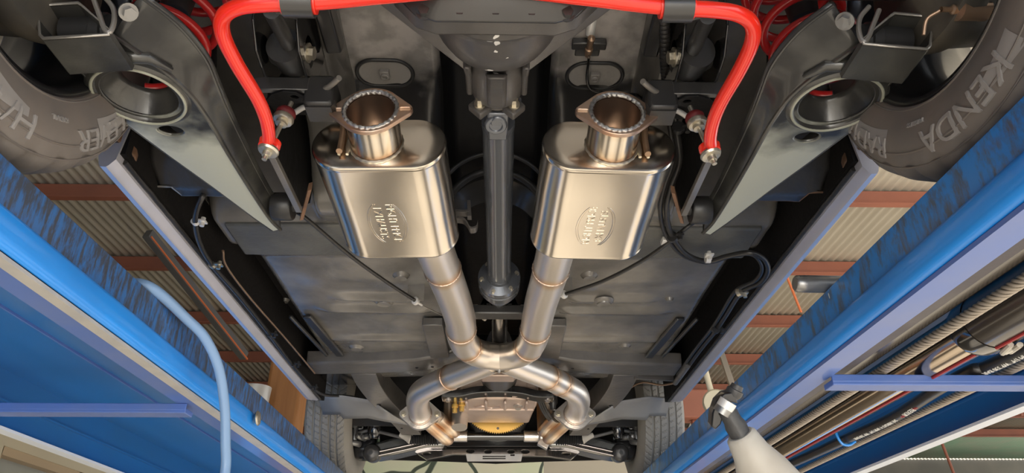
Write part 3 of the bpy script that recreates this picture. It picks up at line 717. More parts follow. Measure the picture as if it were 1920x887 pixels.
# ---- rear axle
AX = .010
hd = MB().lathe((AX, .79, 2.375), (0, 1, 0), [(0, 0), (0, .118), (.02, .120), (.026, .116), (.04, .113), (.07, .108), (.10, .100), (.125, .088), (.15, .066), (.165, .056), (.21, .052), (.25, .050), (.275, .047), (.285, .040), (.285, 0)], 48)
axle = hd.build('differential_housing', M['castiron'], CAR, ang=35)
MB().cyl((-.66, .79, 2.38), (.66, .79, 2.38), .038, 28).build('axle_tube', M['castiron'], CAR)
# flange ring with thick lip and the ribbed cover behind it
poly = [(-.155, .04), (-.150, -.085), (-.115, -.128), (-.085, -.140), (.085, -.140), (.115, -.128), (.150, -.085), (.155, .04), (.10, .14), (-.10, .14)]
MB().prism([(AX+x, .748, 2.375+z) for x, z in poly], (0, .032, 0)).build('housing_flange', M['castiron'], axle, bevel=.005)
MB().loft([[(AX+x*k, y, 2.37+z*k) for x, z in poly] for k, y in ((1.0, .752), (.96, .742), (.82, .715), (.5, .690))]).build('rear_cover', M['black'], axle, bevel=.006)
for x in (-.10, -.05, 0, .05, .10): MB().hexbolt((AX+x, .748, 2.247), (0, -1, -.3), .008, .012).build('cover_bolt', M['black'], axle)
# flat gusset wings from the pinion nose to the axle tubes
for s in (-1, 1):
    pl = [(.028, 1.035, 2.362), (.245, .775, 2.36), (.30, .74, 2.36), (.10, .74, 2.33), (.06, .88, 2.335)]
    MB().prism([V((AX+s*p[0], p[1], p[2])) for p in pl], (0, 0, .012)).build('gusset_wing', M['castiron'], axle, bevel=.002)
# ribs of the pinion nose
b = MB()
b.loft([[(AX+x, y, 2.375-r-dz) for x, dz in ((-.020, -.008), (-.014, .004), (.014, .004), (.020, -.008))] for y, r in ((.94, .080), (.97, .056), (1.04, .050), (1.06, .046))])
for sx in (-.05, .05): b.loft([[(AX+sx+x, y, 2.375-r) for x in (-.006, .006)]+[(AX+sx+x, y, 2.375) for x in (.006, -.006)] for y, r in ((.93, .07), (1.0, .03), (1.06, .022))])
b.build('nose_rib', M['castiron'], axle, bevel=.004)
from mathutils.bvhtree import BVHTree
def hit(o, px, py):
    bm = bmesh.new(); bm.from_mesh(o.data); t = BVHTree.FromBMesh(bm); bm.free()
    c = wl(o); d = (RT*((px-CX)/FPX)+UP*((CY-py)/FPX)+FW).normalized()
    l, n, i_, _ = t.ray_cast(CAM-c, d)
    if l is None: return None, None
    if n.dot(d) > 0: n = -n
    return l+c, n
def blob(o, px, py, r, m, name, seed, el=1.0):
    p, n = hit(o, px, py)
    if p is None: return
    u = n.cross(V((0, 0, 1))).normalized(); v = n.cross(u)
    ring = []
    for i in range(14):
        a = 2*PI*i/14; k = r*(.75+.5*noise.noise(V((math.cos(a)*1.5, math.sin(a)*1.5, seed*3.7))))
        ring.append(p+n*.0006+u*math.cos(a)*k+v*math.sin(a)*k*el)
    MB().add([p+n*.001]+ring, [(0, i+1, (i+1) % 14+1) for i in range(14)]).build(name, m, o, smooth=False)
for i, (px, py, r, el) in enumerate(((931, 66, .005, 1.6), (931, 80, .006, 1.7), (930, 96, .004, 1.2), (918, 77, .006, .7), (918, 131, .008, .55), (934, 141, .007, 1.8), (935, 155, .004, 1.5), (940, 172, .010, .5), (951, 108, .0025, 1))):
    blob(axle, px, py, r, M['white_clip'], 'paint_chip', i, el)
# pinion flange with four lugs and bolts, cast yoke and cap
pf = MB().lathe((AX, 1.075, 2.375), (0, 1, 0), [(0, 0), (0, .036), (.014, .036), (.014, 0)], 30)
for q in range(4):
    a = PI/4+q*PI/2; pf.box((AX+.043*math.cos(a), 1.084, 2.375+.043*math.sin(a)), (.034, .018, .034), Matrix.Rotation(-a, 3, 'Y'))
pf = pf.build('pinion_flange', M['castiron'], axle, bevel=.003)
for q in range(4):
    a = PI/4+q*PI/2; MB().hexbolt((AX+.045*math.cos(a), 1.075, 2.375+.045*math.sin(a)), (0, -1, 0), .0075, .02).build('flange_bolt', M['zinc'], pf)
sx, sa, sb = AX+.002, V((AX+.002, 1.10, 2.374)), V((.016, 2.02, 2.352))
sd = (sb-sa).normalized()
DS = MB().lathe(sa+sd*.06, sd, [(0, 0), (0, .033), (.01, .0345), (.02, .033), (.74, .033), (.76, .0345), (.78, .030), (.78, 0)], 36).build('driveshaft', M['shaft'], CAR, label='grey painted driveshaft')
yk = MB().tube([sa+V((-.045, .012, 0)), sa+V((.045, .012, 0))], .016, 20).tube([sa+V((0, .012, -.045)), sa+V((0, .012, .045))], .016, 20)
yk.loft([[sa+V((x, y, z)) for x in (-.02, .02) for z in ((-.04, -.03) if x < 0 else (-.03, -.04))] for y in (-.01, .075)])
yk.loft([[sa+V((x, y, z)) for x in (-.02, .02) for z in ((.03, .04) if x < 0 else (.04, .03))] for y in (-.01, .075)])
yk.build('universal_joint', M['shaft'], DS, bevel=.004)
MB().lathe(sa+V((-.004, .02, -.040)), (0, -.25, -1), [(-.01, .022), (.004, .022), (.008, .019), (.008, .013), (.005, .012), (.005, 0)], 28).build('joint_cap', M['shaft'], DS, bevel=.001)
# constant-velocity coupling, hanger bearing, front shaft
cvb = sb-sd*.17
MB().lathe(cvb, sd, [(0, .030), (.0, .034), (.012, .036), (.02, .060), (.034, .0615), (.036, .058), (.05, .058), (.052, .0605), (.075, .0605), (.08, .055), (.095, .054), (.098, .048), (.12, .046), (.13, .030), (.18, .028)], 44).build('coupling', M['shaft'], DS, ang=30)
b = MB()
for q in range(6):
    a = q*PI/3+.2; MB().hexbolt(cvb+sd*.02+V((math.cos(a)*.05, 0, math.sin(a)*.05)), -sd, .0055, .010).build('coupling_bolt', M['zinc'], DS)
cy = sb.y+.02
arch_pts = [(-.085, 2.318), (-.062, 2.318), (-.05, 2.33), (-.045, 2.36), (-.03, 2.395), (0, 2.408), (.03, 2.395), (.045, 2.36), (.05, 2.33), (.062, 2.318), (.085, 2.318)]
MB().loft([[(.016+x, y, z) for x, z in arch_pts]+[(.016+x*.94, y, z+.006) for x, z in reversed(arch_pts)] for y in (cy-.02, cy+.02)]).lathe((.016, cy-.018, 2.352), (0, 1, 0), [(0, .042), (.036, .042), (.036, .032), (0, .032)], 28, closed_prof=True).build('hanger_bearing', M['black'], CAR, ang=40)
MB().box((.016, cy, 2.309), (.30, .05, .016)).box((.016, cy-.024, 2.316), (.30, .004, .026)).build('bearing_bridge', M['black'], CAR, bevel=.003)
b = MB()
for x in (-.072, .072): MB().hexbolt((.016+x, cy-.01, 2.321), (0, -.4, 1), .008, .014).build('bridge_bolt', M['zinc'], CAR)
MB().cyl((.016, cy, 2.352), (.018, 2.75, 2.36), .027, 28).build('front_shaft', M['gloss'], CAR)
MB().loft([[(.016+math.cos(a)*r, y, 2.38+math.sin(a)*r) for a in [2*PI*i/28 for i in range(28)]] for y, r in ((2.45, .04), (2.55, .055), (2.7, .07), (2.95, .075))]).build('gearbox_tail', M['castiron'], CAR)
# tunnel mouth hoops
for yy, rad, th in ((1.50, .142, .006), (1.56, .128, .010)):
    MB().tube([(.004+rad*math.cos(a), yy, 2.372+(.155-.142+rad)*math.sin(a)) for a in [PI*i/30 for i in range(31)]], th, 10).build('tunnel_hoop', M['black'], CAR)
MB().lathe((.004, 1.575, 2.372), (0, 1, 0), [(0, .15), (0, .128), (.02, .12), (.10, .118)], 40, (1, 0, 0), PI-.3, 2*PI+.3).build('tunnel_mouth', M['black'], CAR)

# ---- control arms, springs, sway bar, links
def rear_corner(s):
    zf = lambda v: 2.27+.025*max(0, v-1.0)/.4
    def A2(px, py, dz=0):
        p = at(px, py, Z=2.28)
        for _ in range(6): p = at(px, py, Z=zf(p.y)+dz)
        return (-p.x, p.y, dz)
    T = lambda u, v, w: V((s*u, v, zf(v)+w))
    rp = cr([A2(*q) for q in ((210, 64), (262, 100), (318, 140), (360, 180), (392, 225), (430, 290), (470, 355), (505, 408), (526, 430))], 4)
    ep = cr([A2(*q, .032) for q in ((262, -8), (330, 44), (382, 106), (406, 160), (428, 212), (452, 262), (478, 315), (504, 362), (524, 388))], 4)
    op_ = [A2(*q)[:2] for q in ((78, 76), (104, 92), (127, 108), (164, 149), (190, 198), (243, 238), (317, 293), (397, 350), (480, 412), (512, 434))]
    outer = op_+[(p.x, p.y) for p in reversed(rp)]
    hc = A2(262, 179)[:2]; hole = circ(hc[0], hc[1], .060, 36); h2 = circ(*A2(320, 246)[:2], .024, 20, .017); hx2 = A2(320, 246)
    arm = MB().holed(outer, [hole, h2], T, .005).build('lower_control_arm', M['armdustlit'], CAR, bevel=.0018, ang=50)
    # dished spring seat
    MB().lathe((s*hc[0], hc[1], 2.27), (0, 0, 1), [(.003, .084), (-.002, .079), (-.005, .074), (-.005, .070), (.0, .067), (.012, .061), (.026, .052), (.036, .044), (.040, .040), (.046, .040)], 48).build('spring_seat', M['arm'], arm, ang=60)
    MB().tube([V((s*hc[0]+.0722*math.cos(a), hc[1]+.0722*math.sin(a), 2.2655)) for a in [2*PI*i/60 for i in range(60)]], .0026, 8, closed=True).build('seat_lip', M['paledust'], arm)
    MB().tube([T(hx2[0]+.0245*math.cos(a), hx2[1]+.0175*math.sin(a), .004) for a in [2*PI*i/28 for i in range(28)]], .003, 8, closed=True).build('hole_lip', M['armdustlit'], arm)
    # side walls
    rd, tp = rp, ep
    rows = []
    for r_, t_ in zip(rd, tp):
        a = T(r_.x, r_.y, 0); c = T(t_.x, t_.y, t_.z)
        rows.append([a, a.lerp(c, .12)+V((0, 0, -.002)), a.lerp(c, .5), a.lerp(c, .9), c, c+V((-s*.008, 0, .004))])
    MB().sheet(rows).build('inner_flange', M['arm'], arm, solid=.004, ang=60)
    MB().tube([r[4] for r in rows], .0035, 8).build('flange_edge', M['arm'], arm)
    MB().tube([r[0]+V((0, 0, -.0005)) for r in rows], .0045, 8).build('pressed_ridge', M['arm'], arm)
    ow = op_
    MB().sheet([[T(u, v, 0), T(u+.002, v, .03), T(u+.004, v, .06)] for u, v in ow]).build('outer_flange', M['arm'], arm, solid=.004)
    # embossed crease behind the seat
    MB().tube([T(u, v, -.001) for u, v in ((.506, .90), (.53, .872), (.57, .868), (.62, .872), (.655, .885))], [.004, .010, .012, .011, .005], 12).build('pressed_crease', M['arm'], arm)
    # front bush and pivot tabs
    MB().lathe(R2(s, (.435, 1.405, 2.312)), (s, 0, 0), [(0, 0), (0, .012), (.012, .012), (.012, .030), (.016, .032), (.052, .032), (.056, .030), (.056, 0)], 28).build('front_bush', M['rubber'], arm)
    MB().prism([R2(s, p) for p in ((.432, 1.16, 2.285), (.432, 1.385, 2.285), (.432, 1.385, 2.297), (.432, 1.16, 2.297))], (s*-.013, 0, 0)).build('pivot_tab', M['greyplate'], CAR, bevel=.001)
    MB().prism([R2(s, p) for p in ((.430, 1.14, 2.296), (.430, 1.385, 2.296), (.430, 1.47, 2.36), (.430, 1.47, 2.47), (.430, 1.05, 2.60))], (s*.004, 0, 0)).build('pivot_bracket', M['tunnel'], CAR)
    MB().prism([R2(s, p) for p in ((.385, 1.32, 2.305), (.432, 1.445, 2.30), (.432, 1.445, 2.318), (.385, 1.32, 2.325))], (s*.010, .005, 0)).build('bracket_web', M['rust'], CAR, bevel=.001)
    # rear bush carrier: open box with worn bright edges, bush across it
    bx = []
    q0 = [(-.0, -.0), (.0, .0)]
    yb = .80
    q8 = [at(*q, Y=yb) for q in ((80, 75), (205, 67), (209, 58), (156, 10), (148, 4), (76, 8), (69, 16), (73, 68))]
    cq = sum(q8, V())/8
    P8 = [(-p.x, p.z) for p in q8]; P8i = [(-(cq.x+(p.x-cq.x)*.93), cq.z+(p.z-cq.z)*.88) for p in q8]
    def sec(P, y, k): return [R2(s, (x, y, z)) for x, z in P]
    y0, y1, kk = yb, .875, 0
    c_ = MB().loft([sec(P8, y1, kk), sec(P8, y0, kk)], cap=False).loft([sec(P8i, y1, kk), sec(P8i, y0, kk)], cap=False)
    car_ = c_.build('bush_carrier', M['arm'], arm)
    so_, si_ = sec(P8, y0, kk), sec(P8i, y0, kk); n = len(so_)
    MB().add(so_+si_, [(i, (i+1) % n, n+(i+1) % n, n+i) for i in range(n)]).build('worn_rim', M['edge'], car_, solid=.004, label='bare worn rim')
    MB().lathe(R2(s, (.552, .850, 2.296)), (s, 0, 0), [(0, 0), (0, .028), (.035, .030), (.037, .033), (.052, .033), (.054, .030), (.10, .028), (.10, 0)], 28).build('rear_bush', M['rubber'], arm)
    bl_ = [R2(s, (-p.x, p.y, p.z)) for p in cr([at(*q, Y=.80) for q in ((196, -6), (212, 15), (214, 40), (206, 60), (196, 55), (187, 30), (176, 0))], 5)]
    MB().tube(bl_, .0038, 8).build('bracket_loop', M['edge'], arm)
    pb_ = at(240, 22, Z=2.283); MB().hexbolt(R2(s, (-pb_.x, pb_.y, pb_.z)), (-s*.6, -.3, -.7), .0095, .012).build('pivot_bolt', M['steel'], arm)
    # coil spring
    pts = []
    for i in range(int(6.2*36)):
        a = 2*PI*i/36; t = i/(6.2*36); rad = .046+.026*ss(0, .16, t)
        pts.append(R2(s, (.588-.05*t+rad*math.cos(a+1.1), .968+.02*t+rad*math.sin(a+1.1), 2.322+.34*t)))
    MB().tube(pts, .0085, 12).build('coil_spring', M['redspring'], CAR, label='red coil spring')
    # bump stop / spring tower and damper lower mount
    MB().lathe(R2(s, (.56, .95, 2.62)), (0, 0, 1), [(-.18, 0), (-.18, .025), (-.05, .035), (-.02, .085), (.1, .09)], 28).build('bump_stop', M['rubber'], CAR)
    # axle bracket and drag link bush inside the rail
    e = MB().lathe(R2(s, (.402, 1.035, 2.437)), (-s, 0, 0), [(-.01, 0), (-.01, .026), (.0, .032), (.05, .032), (.06, .026), (.06, 0)], 28).build('upper_arm_bush', M['rubber'], CAR)
    MB().cyl(R2(s, (.372, 1.03, 2.43)), R2(s, (.352, .86, 2.36)), .014, 18).cyl(R2(s, (.376, 1.0, 2.415)), R2(s, (.372, 1.06, 2.43)), .034, 24).build('upper_control_arm', M['black'], CAR)
    for xx in (.342, .418):
        MB().prism([R2(s, (xx, y, z)) for y, z in ((.94, 2.50), (.95, 2.43), (.99, 2.392), (1.05, 2.385), (1.10, 2.41), (1.13, 2.47), (1.14, 2.55))], (s*.005, 0, 0)).build('upper_arm_bracket', M['gloss'], CAR, bevel=.002)
    MB().hexbolt(R2(s, (.342, 1.03, 2.425)), (-s, 0, -.1), .013, .013).build('bracket_bolt', M['zinc'], CAR)
    MB().box(R2(s, (.38, 1.155, 2.42)), (.075, .02, .06)).box(R2(s, (.38, 1.13, 2.395)), (.07, .06, .006)).build('bracket_foot', M['gloss'], CAR, bevel=.006)
    MB().loft([[R2(s, (x, y, 2.535-h)) for x, h in ((.300, 0), (.305, .03), (.335, .032), (.338, 0))] for y in (.75, .95, 1.12)]).build('rail_flange', M['black'], CAR, bevel=.004)
    # sway bar end link
    l0, l1 = R2(s, (.396, 1.066, 2.222)), R2(s, (.372, 1.075, 2.345)); d = (l1-l0).normalized()
    lk = MB().cyl(l0-d*.012, l1, .0045, 12).build('end_link', M['zinc'], CAR, label='zinc plated end link')
    MB().lathe(l0, d, [(-.004, 0), (-.004, .0075), (.004, .0085), (.005, .017), (.009, .019), (.013, .018), (.014, 0)], 26).build('washer', M['zinc'], lk)
    MB().lathe(l0, d, [(.013, 0), (.013, .014), (.02, .017), (.03, .016), (.03, 0)], 24).build('bush', M['red'], lk)
    MB().lathe(l0, d, [(.070, .0045), (.071, .011), (.078, .011), (.079, .017), (.085, .019), (.089, .018), (.089, 0)], 26).build('washer', M['zinc'], lk)
    MB().lathe(l0, d, [(.089, 0), (.089, .015), (.095, .018), (.100, .018), (.105, .015), (.105, 0)], 24).build('bush', M['maroon'], lk)
    MB().holed([(.350, 1.075), (.36, 1.06), (.385, 1.055), (.41, 1.07), (.43, 1.10), (.43, 1.17), (.365, 1.17)], [circ(.370, 1.08, .008, 12)], lambda u, v, w_: V((s*u, v, 2.352+w_+.3*(v-1.05))), .006).build('link_bracket', M['tunnel'], CAR, bevel=.001)
    # exhaust hanger rubber with its rods
    hq_ = at(605, 186, Z=2.365); hc_ = V((-s*hq_.x, hq_.y, hq_.z))
    hb = MB().loft([[hc_+V((s*x, y, z)) for x, z in ((-.028, -.026), (-.022, -.034), (.022, -.034), (.028, -.026), (.028, .026), (.022, .034), (-.022, .034), (-.028, .026))] for y in (-.03, .03)])
    hb = hb.build('hanger_rubber', M['rubber'], CAR, bevel=.006)
    MB().loft([[hc_+V((s*x, y, z)) for x, z in ((-.030, -.020), (-.024, -.0365), (.024, -.0365), (.030, -.020))]+[hc_+V((s*x, y, z)) for x, z in ((.027, -.02), (.022, -.034), (-.022, -.034), (-.027, -.02))] for y in (-.022, .022)]).build('rubber_band', M['hose'], hb)
    def hp_(px, py, z): q_ = at(px, py, Z=z); return V((-s*q_.x, q_.y, q_.z))
    for pts_, m_ in ((((553, 211), (570, 201), (586, 199)), 'lipgrey'), (((636, 146), (620, 160), (604, 170)), 'edge'), (((606, 193), (620, 196), (632, 206)), 'lipgrey')):
        MB().tube(cr([hp_(x, y, 2.362+.004*k) for k, (x, y) in enumerate(pts_)], 5), .0055, 10).build('hanger_rod', M[m_], hb)
    MB().box(hc_+V((s*.075, -.025, .012)), (.11, .012, .03)).build('hanger_bracket', M['black'], CAR, bevel=.002)
for s in (-1, 1): rear_corner(s)
half = [(.0, .700, 2.246), (.13, .716, 2.248), (.20, .728, 2.25), (.26, .735, 2.25), (.312, .738, 2.25), (.350, .745, 2.25), (.376, .764, 2.25), (.388, .80, 2.25), (.388, .86, 2.25), (.381, .94, 2.25), (.381, .99, 2.248), (.386, 1.03, 2.245), (.392, 1.052, 2.243)]
pts = cr([R2(-1, p) for p in reversed(half)]+[R2(1, p) for p in half[1:]], 6)
SB = MB().tube(pts, .0115, 18).build('sway_bar', M['red'], CAR, label='red sway bar')
for s in (-1, 1):
    MB().lathe(R2(s, (.395, 1.062, 2.236)), (0, 0, 1), [(0, .009), (0, .0165), (.013, .0165), (.013, .009)], 24, closed_prof=True).build('bar_eye', M['red'], SB)
    cx = .262
    pr_ = [(math.cos(a)*.0165, math.sin(a)*.0165) for a in [PI+PI*i/14 for i in range(15)]]+[(.0165, .05), (.028, .05)]+[(math.cos(a)*.0205, math.sin(a)*.0205) for a in [PI*2-PI*i/14 for i in range(15)]]+[(-.028, .05), (-.0165, .05)]
    MB().loft([[R2(s, (cx+dx, .735+v, 2.25+z)) for v, z in pr_] for dx in (-.021, .021)], cap=True).build('bar_clamp', M['black'], SB, ang=50)
    MB().tube([R2(s, (cx-.024, .735, 2.25)), R2(s, (cx+.024, .735, 2.25))], .0158, 20).build('clamp_bush', M['red'], SB)
    MB().bar(R2(s, (.30, .78, 2.28)), R2(s, (.345, .93, 2.42)), .02, .012).build('clamp_strap', M['black'], SB, smooth=False)

# ---- exhaust
def muffler(s, cx, px_pts):
    al = math.radians(6.3); e2 = V((-s*.034, math.cos(al), -math.sin(al))).normalized(); e3 = V((0, math.sin(al), math.cos(al))); e1 = e2.cross(e3).normalized()
    O = V((cx, 1.172, 2.322)); HW, HH, Lm = .132, .063, .322
    def oval(k, t, n=28):
        r = HH*k; f = HW-HH; pts = []
        for i in range(n+1): a = -PI/2+PI*i/n; pts.append((f+r*math.cos(a), r*math.sin(a)))
        for i in range(n+1): a = PI/2+PI*i/n; pts.append((-f+r*math.cos(a), r*math.sin(a)))
        return [O+e1*(x*(1 if k > .3 else k/.3))+e3*z+e2*t for x, z in pts]
    secs = [oval(k, t) for k, t in ((.05, -.004), (.5, -.0035), (.90, -.002), (.985, .000), (1.015, .003), (1.02, .007), (1.005, .010), (1.0, .012), (1.0, .1), (1.0, .2), (1.0, Lm-.012), (1.005, Lm-.010), (1.02, Lm-.007), (1.015, Lm-.003), (.985, Lm), (.9, Lm+.002), (.3, Lm+.003))]
    mf = MB().loft(secs).build('muffler', M['polish'], CAR, ang=28, label='%s polished oval muffler' % ('left' if s < 0 else 'right'))
    # outlet pipe and two-bolt flange
    ob = math.radians(9.6); od = V((0, -math.cos(ob), math.sin(ob))); ou = V((0, math.sin(ob), math.cos(ob)))
    pb = O+e1*(s*.004)+e2*.002; r = .0505; Lp = .085
    ring = lambda t, rr: [pb+od*t+(e1*math.cos(a)+ou*math.sin(a))*rr for a in [2*PI*i/44 for i in range(44)]]
    ts = [0, .006, .012, .02, .04, .06, .07, .08, Lp]; tn = [1, .95, .7, .35, .05, .0, .15, .5, .9]
    p = MB()
    vs = []; tt = []
    for t, q in zip(ts, tn): vs += ring(t, r); tt += [q]*44
    MB().add([p_ for t in ts for p_ in ring(t, r-.003)], [(i*44+j, i*44+(j+1) % 44, (i+1)*44+(j+1) % 44, (i+1)*44+j) for i in range(len(ts)-1) for j in range(44)]).build('pipe_bore', M['bore'], mf)
    k = len(ts)
    fs = [(i*44+j, i*44+(j+1) % 44, (i+1)*44+(j+1) % 44, (i+1)*44+j) for i in range(k-1) for j in range(44)]
    op = p.add(vs, fs, tt).build('outlet_pipe', M['polish'], mf, ang=50)
    MB().tube([pb+od*.004+(e1*math.cos(a)+ou*math.sin(a))*(r+.001+.0006*math.sin(a*24)) for a in [2*PI*i/96 for i in range(96)]], .0032, 8, closed=True).build('weld_bead', M['zinc'], mf)
    # inside of the chamber seen down the pipe: baffle ring
    MB().lathe(pb-od*.004, -od, [(-.012, .0475), (-.002, .040), (.0, .034), (.0, 0)], 32).build('inner_throat', M['rodsteel'], mf)
    fo = pb+od*(Lp-.002)
    out = []
    for i in range(72):
        a = 2*PI*i/72; d = V((math.cos(a), math.sin(a), 0))
        # support function hull of a centre circle and two lug circles
        best = None
        out.append(a)
    R0, R1, DX = .0595, .016, .063
    th = math.acos((R0-R1)/DX); poly = []
    for i in range(17): a = -th+2*th*i/16*1.0; poly.append((DX+R1*math.cos(a), R1*math.sin(a)))
    for i in range(1, 16): a = th+(PI-2*th)*i/16; poly.append((R0*math.cos(a), R0*math.sin(a)))
    for i in range(17): a = PI-th+2*th*i/16; poly.append((-DX+R1*math.cos(a), R1*math.sin(a)))
    for i in range(1, 16): a = PI+th+(PI-2*th)*i/16; poly.append((R0*math.cos(a), R0*math.sin(a)))
    sl = lambda x: [(x+dx*.0075+.0042*math.cos(a), .0042*math.sin(a)) for dx, a0 in ((1, -PI/2), (-1, PI/2)) for a in [a0+PI*i/8 for i in range(9)]]
    MB().holed(poly, [circ(0, 0, r-.001, 48), sl(.0645), sl(-.0645)], lambda u, v, w_: fo+e1*u+ou*v+od*w_, .0095).build('outlet_flange', M['flange'], mf, bevel=.0015, label='heat-stained diamond flange')
    MB().tube([fo+od*.0085+(e1*math.cos(a)+ou*math.sin(a))*(r-.0008+.0008*math.sin(a*31)) for a in [2*PI*i/124 for i in range(124)]], [.0042+.0005*math.sin(i*1.3) for i in range(124)], 8, closed=True).build('flange_weld', M['weldsilver'], mf)
    # brown hanger rod welded to the end face
    hx = s*.070
    h0 = O+e1*hx+e2*-.004+e3*-.018; h1 = O+e1*hx+e2*-.012+e3*.075
    MB().tube(cr([h0+e2*-.014-e3*.016, h0+e2*-.010, h0.lerp(h1, .5)+e2*-.012, h1+e2*-.03+e1*s*.01, h1+e2*-.02+e1*s*.05+e3*.01], 6), .0062, 12).build('hanger_rod', M['rodsteel'], mf)
    q = MB()
    for sg in (-1, 1): q.tube([O+e1*(hx-s*.004+sg*.008)+e2*-.004+e3*z for z in (-.03, -.015, 0, .02)], [.003, .005, .005, .003], 8)
    q.tube([O+e1*(hx-s*.012)+e2*-.003+e3*z for z in (-.028, -.01, .012)], [.003, .006, .003], 8).build('hanger_weld', M['zinc'], mf)
    # pressed badge on the underside: two lines of capitals between paired arcs
    cc = O+e2*(.185 if s < 0 else .19)-e3*HH+e1*(.006*s if s < 0 else -.004)
    xd = e2 if s < 0 else -e2; yd = e1 if s < 0 else -e1
    bd = MB()
    for txt, off in (('RIGHT PRICE', .0125), ('EXHAUSTS', -.0145)):
        vs, fs = text_mesh(txt, .0245, .0009, .98)
        bd.add([cc+xd*x+yd*(y+off)-e3*z for x, y, z in vs], fs)
    for sg in (-1, 1):
        for k in (0, .0045):
            bd.tube([cc+xd*(.080*math.sin(a))+yd*(sg*(.040*math.cos(a)-.004+k)) for a in [(-1.05+2.1*i/24) for i in range(25)]], .0011, 6)
    bd.build('pressed_badge', M['polish'], mf, smooth=False)
    return O, e1, e2, e3, Lm
def pipe(pts, r, name, welds=(), parent=CAR, ends=(1, 1), m='pipe', n=30, seamless=False):
    P = cr(pts, 10); L = [0]
    for a, b_ in zip(P, P[1:]): L.append(L[-1]+(b_-a).length)
    tint = []
    for l in L:
        d = 9
        for f in welds: d = min(d, abs(l/L[-1]-f)*L[-1])
        tint.append(max(0, 1-d/.035)*.8)
    # resample finer so tint bands stay crisp
    fine = []; ft = []; N_ = int(L[-1]/.006)
    for i in range(N_+1):
        l = L[-1]*i/N_; k = 0
        while k < len(L)-2 and L[k+1] < l: k += 1
        f = (l-L[k])/max(1e-9, L[k+1]-L[k]); fine.append(P[k].lerp(P[k+1], f))
        d = min([abs(l-w_*L[-1]) for w_ in welds] or [9]); ft.append(max(0, 1-d/.040)**1.3*.7)
    o = MB().tube(fine, r, n, tint=ft).build(name, M[m], parent, ang=60)
    for w_ in welds:
        i = int(round(w_*N_)); i = max(1, min(N_-1, i)); t = (fine[i+1]-fine[i-1]).normalized()
        x = t.cross(V((0, 0, 1))).normalized(); y = t.cross(x)
        MB().tube([fine[i]+(x*math.cos(a)+y*math.sin(a))*(r+.0004+.0004*math.sin(a*30)) for a in [2*PI*j/90 for j in range(90)]], .0024, 8, closed=True).build('weld_bead', M['weld'], o)
    return o, fine
PR = .0465
AP = lambda px, py, z: at(px, py, Z=z)
mL = muffler(-1, -.222, None); mR = muffler(1, .232, None)
XZ = 2.285
for s, mm, pp, fr in ((-1, mL, ((836, 520), (852, 562), (863, 600), (866, 632), (878, 652), (902, 664), (938, 670)), None), (1, mR, ((1029, 520), (1016, 562), (1007, 600), (1001, 632), (990, 652), (970, 664), (936, 670)), None)):
    O, e1, e2, e3, Lm = mm
    st = O+e2*(Lm-.01)+e1*(.062 if s < 0 else -.062)
    pts = [st, st+e2*.04+e1*(-s*.004)]+[AP(x, y, XZ) for x, y in pp]
    pipe(pts, PR, 'rear_exhaust_pipe', (.20, .66, .84))
# crossover: two elbows touching back to back, then the front legs
pc = AP(936, 672, XZ)
legs = {-1: ((926, 674), (893, 688), (848, 706), (812, 722), (790, 735), (783, 750), (785, 764), (788, 776)), 1: ((947, 674), (979, 688), (1025, 706), (1056, 722), (1078, 735), (1085, 750), (1083, 764), (1078, 776))}
for s in (-1, 1):
    q = legs[s]; zz = [XZ, XZ, XZ, XZ-.002, XZ-.004, XZ-.006, XZ-.012, XZ-.018]
    pts = [AP(x, y, z) for (x, y), z in zip(q, zz)]
    o, f = pipe(pts, PR, 'front_exhaust_pipe', (.34,) if s < 0 else (.34, .46))
    e = f[-1]; d = (f[-1]-f[-6]).normalized()
    u = d.cross(V((0, 0, 1))).normalized(); v = u.cross(d)
    R0, R1, DX = .066, .018, .072; th = math.acos((R0-R1)/DX); poly = []
    for i in range(13): a = -th+2*th*i/12; poly.append((DX+R1*math.cos(a), R1*math.sin(a)))
    for i in range(1, 12): a = th+(PI-2*th)*i/12; poly.append((R0*math.cos(a), R0*math.sin(a)))
    for i in range(13): a = PI-th+2*th*i/12; poly.append((-DX+R1*math.cos(a), R1*math.sin(a)))
    for i in range(1, 12): a = PI+th+(PI-2*th)*i/12; poly.append((R0*math.cos(a), R0*math.sin(a)))
    fl = MB().holed(poly, [circ(0, 0, PR-.002, 40)], lambda a, b_, c: e+u*a+v*b_+d*c, .009).holed(poly, [circ(0, 0, PR-.002, 40)], lambda a, b_, c: e+u*a+v*b_+d*(c+.014), .009).build('pipe_flange', M['alu2'], o, bevel=.0012)
    b = MB()
    for sg in (-1, 1): MB().hexbolt(e+u*(sg*.072), -d, .009, .013).build('flange_bolt', M['zinc'], o)
    MB().tube([e-d*.003+(u*math.cos(a)+v*math.sin(a))*(PR+.001) for a in [2*PI*j/60 for j in range(60)]], .003, 8, closed=True).build('weld_bead', M['weld'], o)
    # header collector and primary tubes ahead of the flange
    hd_ = MB().tube([e+d*.02, e+d*.05, e+d*.09], [PR, PR, PR*.95], 28).build('header_collector', M['pipe'], CAR)
    for pp_ in ((((800, 792), (818, 808), (838, 824)), ((822, 782), (836, 795), (850, 810))) if s < 0 else (((1064, 792), (1048, 806), (1030, 822)), ((1044, 782), (1032, 794), (1020, 808)))):
        b0, b1, b2 = [at(x, y, Y=3.12+.06*k) for k, (x, y) in enumerate(pp_)]
        MB().tube(cr([b0, b1, b2, b2+V((0, .05, .03)), b2+V((0, .08, .12)), b2+V((0, .08, .22))], 6), .027, 18, tint=[.15+.5*abs(math.sin(i*.35)) for i in range(31)]).build('header_tube', M['pipe'], hd_)
